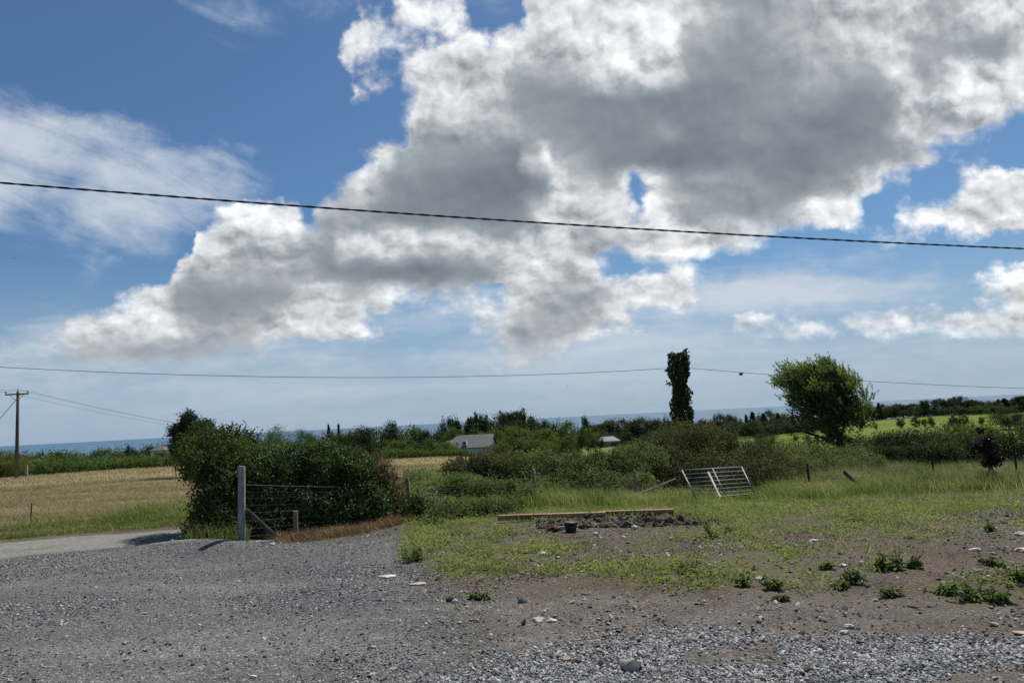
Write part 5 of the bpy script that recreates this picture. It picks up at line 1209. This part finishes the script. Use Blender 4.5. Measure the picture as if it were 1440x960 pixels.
for px, py, s_, m_, fl, l in ((795, 930, .115, 'rocktan', .6, 'tan coloured rock on the crushed stone at the front'), (812, 932, .10, 'rockdark', .5, 'dark rock just right of the tan rock'), (849, 936, .12, 'rockdark', .5, 'dark flat rock between the tan rock and the grey slab'), (886, 942, .19, 'rockgrey', .6, 'angular grey rock with a dark front face at the front'), (936, 947, .11, 'rockgrey', .5, 'small grey rock at the edge of the brown patch at the front'),
    (545, 812, .26, 'rockwhite', .22, 'long flat white stone at the edge of the gravel'), (588, 822, .28, 'rocktan', .14, 'long pale sliver of stone on the dirt below the weeds'), (764, 780, .16, 'rockwhite', .45, 'bright white stone in the small grey gravel patch among weeds'), (640, 847, .10, 'rockwhite', .6, 'white stone beside a dark one on the bare soil'), (634, 846, .09, 'rockdark', .9, 'pointed dark stone beside the white one on bare soil'), (736, 846, .11, 'rockgrey', .6, 'grey stone below the small weed patch in the middle'), (671, 874, .07, 'rockwhite', .6, 'little pale stone on open soil in the middle foreground'), (756, 874, .16, 'rockwhite', .4, 'left of two white stones above the crushed stone'), (776, 874, .13, 'rockwhite', .4, 'right of two white stones above the crushed stone'),
    (1188, 891, .10, 'rockwhite', .5, 'lower of two white stones above the right hand crushed stone'), (1194, 882, .10, 'rockwhite', .5, 'upper of two white stones above the right hand crushed stone'), (1427, 680, .34, 'rockdark', .6, 'dark boulder in weeds at the far right'), (1436, 752, .22, 'rocktan', .35, 'tan stone at the right edge on the bare slope'), (1437, 776, .20, 'rockwhite', .45, 'white stone at the right edge below the tan one'), (1370, 774, .17, 'rockwhite', .35, 'flat white stone on the bare slope at the right'), (1145, 761, .16, 'rockwhite', .25, 'flat white stone in the upper weeds near the middle'), (1185, 797, .13, 'rockwhite', .4, 'white stone left of the two big weed tufts'), (1068, 816, .11, 'rockwhite', .6, 'white stone between the two front weed tufts'), (1280, 757, .20, 'clod', .4, 'dark clod on the bare slope at the right'), (1203, 733, .22, 'clod', .4, 'dark clod at the top edge of the bare slope'), (1434, 892, .14, 'rocktan', .3, 'flat tan chip on the sandy patch at the right edge'),
    (372, 763, .09, 'rockwhite', .6, 'left chunk of white rubble by the concrete post'), (383, 766, .11, 'rockwhite', .6, 'biggest chunk of white rubble by the concrete post'), (361, 762, .07, 'rockwhite', .6, 'small white rubble nearest the concrete post'), (395, 764, .06, 'rockwhite', .6, 'small white rubble on the right toward the wooden stake'), (403, 772, .07, 'rockgrey', .6, 'grey stone in front of the wooden stake'), (418, 765, .08, 'rockwhite', .5, 'pale stone right at the foot of the wooden stake'),
    (15, 958, .07, 'rockwhite', .6, 'white stone in the bottom left corner of the gravel'), (356, 953, .07, 'rockwhite', .6, 'pale stone near the bottom edge of the gravel'), (176, 905, .06, 'rockgrey', .7, 'grey stone alone on the open gravel at the left'), (562, 957, .085, 'rocktan', .4, 'yellowish chip of wood coloured stone at the bottom edge')):
    make_rock('rock' if m_ != 'clod' else 'clod', l, px, py, s_*(.78 if m_ in ('rockwhite', 'rocktan') else .9), M[m_], fl, 'rock' if m_ != 'clod' else 'soil clod')
# broken sticks
def stick(px0, py0, px1, py1, r, l, m_='oldwood'):
    a, b_ = hit(px0, py0), hit(px1, py1); a[2] = float(terrain(a[0], a[1]))+r; b_[2] = float(terrain(b_[0], b_[1]))+r*2.5
    mb = MB(); mid = (a+b_)/2+rng.normal(0, r*1.2, 3); mid[2] = max(mid[2], float(terrain(mid[0], mid[1]))+r)
    mb.tube([a, mid, b_], [r, r*.9, r*.5], 6); tag(mb.build('stick', M[m_]), l, 'stick')
stick(590, 923, 607, 916, .006, 'thin pale stick lying on the soil in the foreground')
stick(582, 921, 590, 923, .005, 'short broken twig touching the thin pale stick')
stick(871, 945, 880, 936, .007, 'whitish curved stick against the angular grey rock')
stick(1276, 853, 1296, 858, .010, 'short stick on the sandy patch at the right')
stick(536, 958, 543, 953, .009, 'pale wood splinter at the bottom edge of the gravel')

# ------------------------------------------------------------------ weeds standing one by one on the bare slope
def weed_plant(px, py, w, h, label, kind=0, lean=0):
    p = hit(px, py); p[2] = float(terrain(p[0], p[1])); D = math.hypot(p[0], p[1]); W_ = w/FPX*D/2*.9; H_ = h/FPX*D*.9
    root = tag(empty('weed_plant', p), label, 'weed')
    ns = int(5+W_*38); C_, T_, N_ = [], [], []; mb = MB()
    for k in range(ns):
        a0 = rng.uniform(0, 6.28); q = rng.random()**.55; bx, by = math.cos(a0)*q*W_*.55, math.sin(a0)*q*W_*.45
        hk = H_*(rng.uniform(.75, 1.05) if k < 2 else rng.uniform(.25, .8)*(1-.45*q)); tx, ty = bx+math.cos(a0)*q*W_*.5+rng.normal(0, .02), by+math.sin(a0)*q*W_*.4
        mb.tube([(bx, by, -.01), ((bx+tx)/2, (by+ty)/2, hk*.55), (tx, ty, hk)], [.005, .004, .002], 4, False)
        nl2 = int(rng.integers(9, 20))
        for t in rng.uniform(.08, 1, nl2):
            a1 = rng.uniform(0, 6.28); d = np.array([math.cos(a1), math.sin(a1), rng.normal(.35, .35)]); L = (.055 if t > .7 else .085)*rng.uniform(.6, 1.25)
            C_.append(np.array([bx+(tx-bx)*t, by+(ty-by)*t, hk*t])+d*L*.45); T_.append(d); N_.append(np.array([-.4*d[0], -.4*d[1], 1])+rng.normal(0, .4, 3))
    C_ = np.array(C_); C_[:, 2] = np.maximum(C_[:, 2], .006); n = len(C_)
    leaves_obj('leaves', C_, np.array(N_), rng.uniform(.05, .095, n), rng.uniform(.018, .034, n), M['dock'] if kind < 2 else M['bramble'], root, np.array(T_))
    mb.build('stem', M['dock'], root)
    return root
M['nettle'].node_tree.nodes
for a in ((1041, 825, 32, 26, 'left of the two front weed tufts at the edge of the gravel', 0), (1086, 829, 30, 24, 'right of the two front weed tufts at the edge of the gravel', 0), (1206, 820, 48, 34, 'largest leafy weed tuft with upright tops on the bare slope', 1), (1245, 799, 30, 22, 'low spreading weed just left of the spire shaped weed', 0), (1262, 799, 14, 36, 'narrow spire shaped weed on the bare slope', 0), (1284, 798, 24, 16, 'small weed just right of the spire shaped weed', 0),
    (1180, 827, 22, 12, 'small flat weed left below the largest tuft', 0), (1253, 838, 26, 14, 'little weed alone between the largest tuft and the right patch', 0), (1365, 842, 44, 26, 'bushy weed at the front of the right hand weed patch', 1), (1400, 846, 40, 22, 'spreading weed low in the right hand weed patch', 0), (1330, 835, 34, 16, 'low weed at the left end of the right hand weed patch', 0), (1425, 815, 40, 28, 'tall weed at the right edge of the right hand patch', 1), (1398, 795, 30, 14, 'small weed above the right hand weed patch', 2), (965, 806, 34, 16, 'dark flat weed in the middle of the green patch', 2), (996, 757, 36, 18, 'dark weed below the soil right of the timber', 2), (1030, 752, 30, 14, 'second dark weed right of the timber on the soil', 2), (578, 788, 40, 26, 'bushy weed at the left end of the green patch by the gravel', 0), (1162, 800, 16, 8, 'tiny weed left of the white stone on the slope', 2), (1393, 747, 14, 14, 'small upright weed on the bare slope at the far right', 2), (1098, 843, 14, 5, 'tiny sprig in front of the front weed tufts', 0), (676, 843, 26, 8, 'thin grass like weed alone on the bare soil in the middle', 0), (1413, 650, 26, 28, 'leafy weed right of the purple leaved tree', 0), (1300, 668, 30, 20, 'dark weed clump by the fence post at the right', 2)):
    weed_plant(*a)
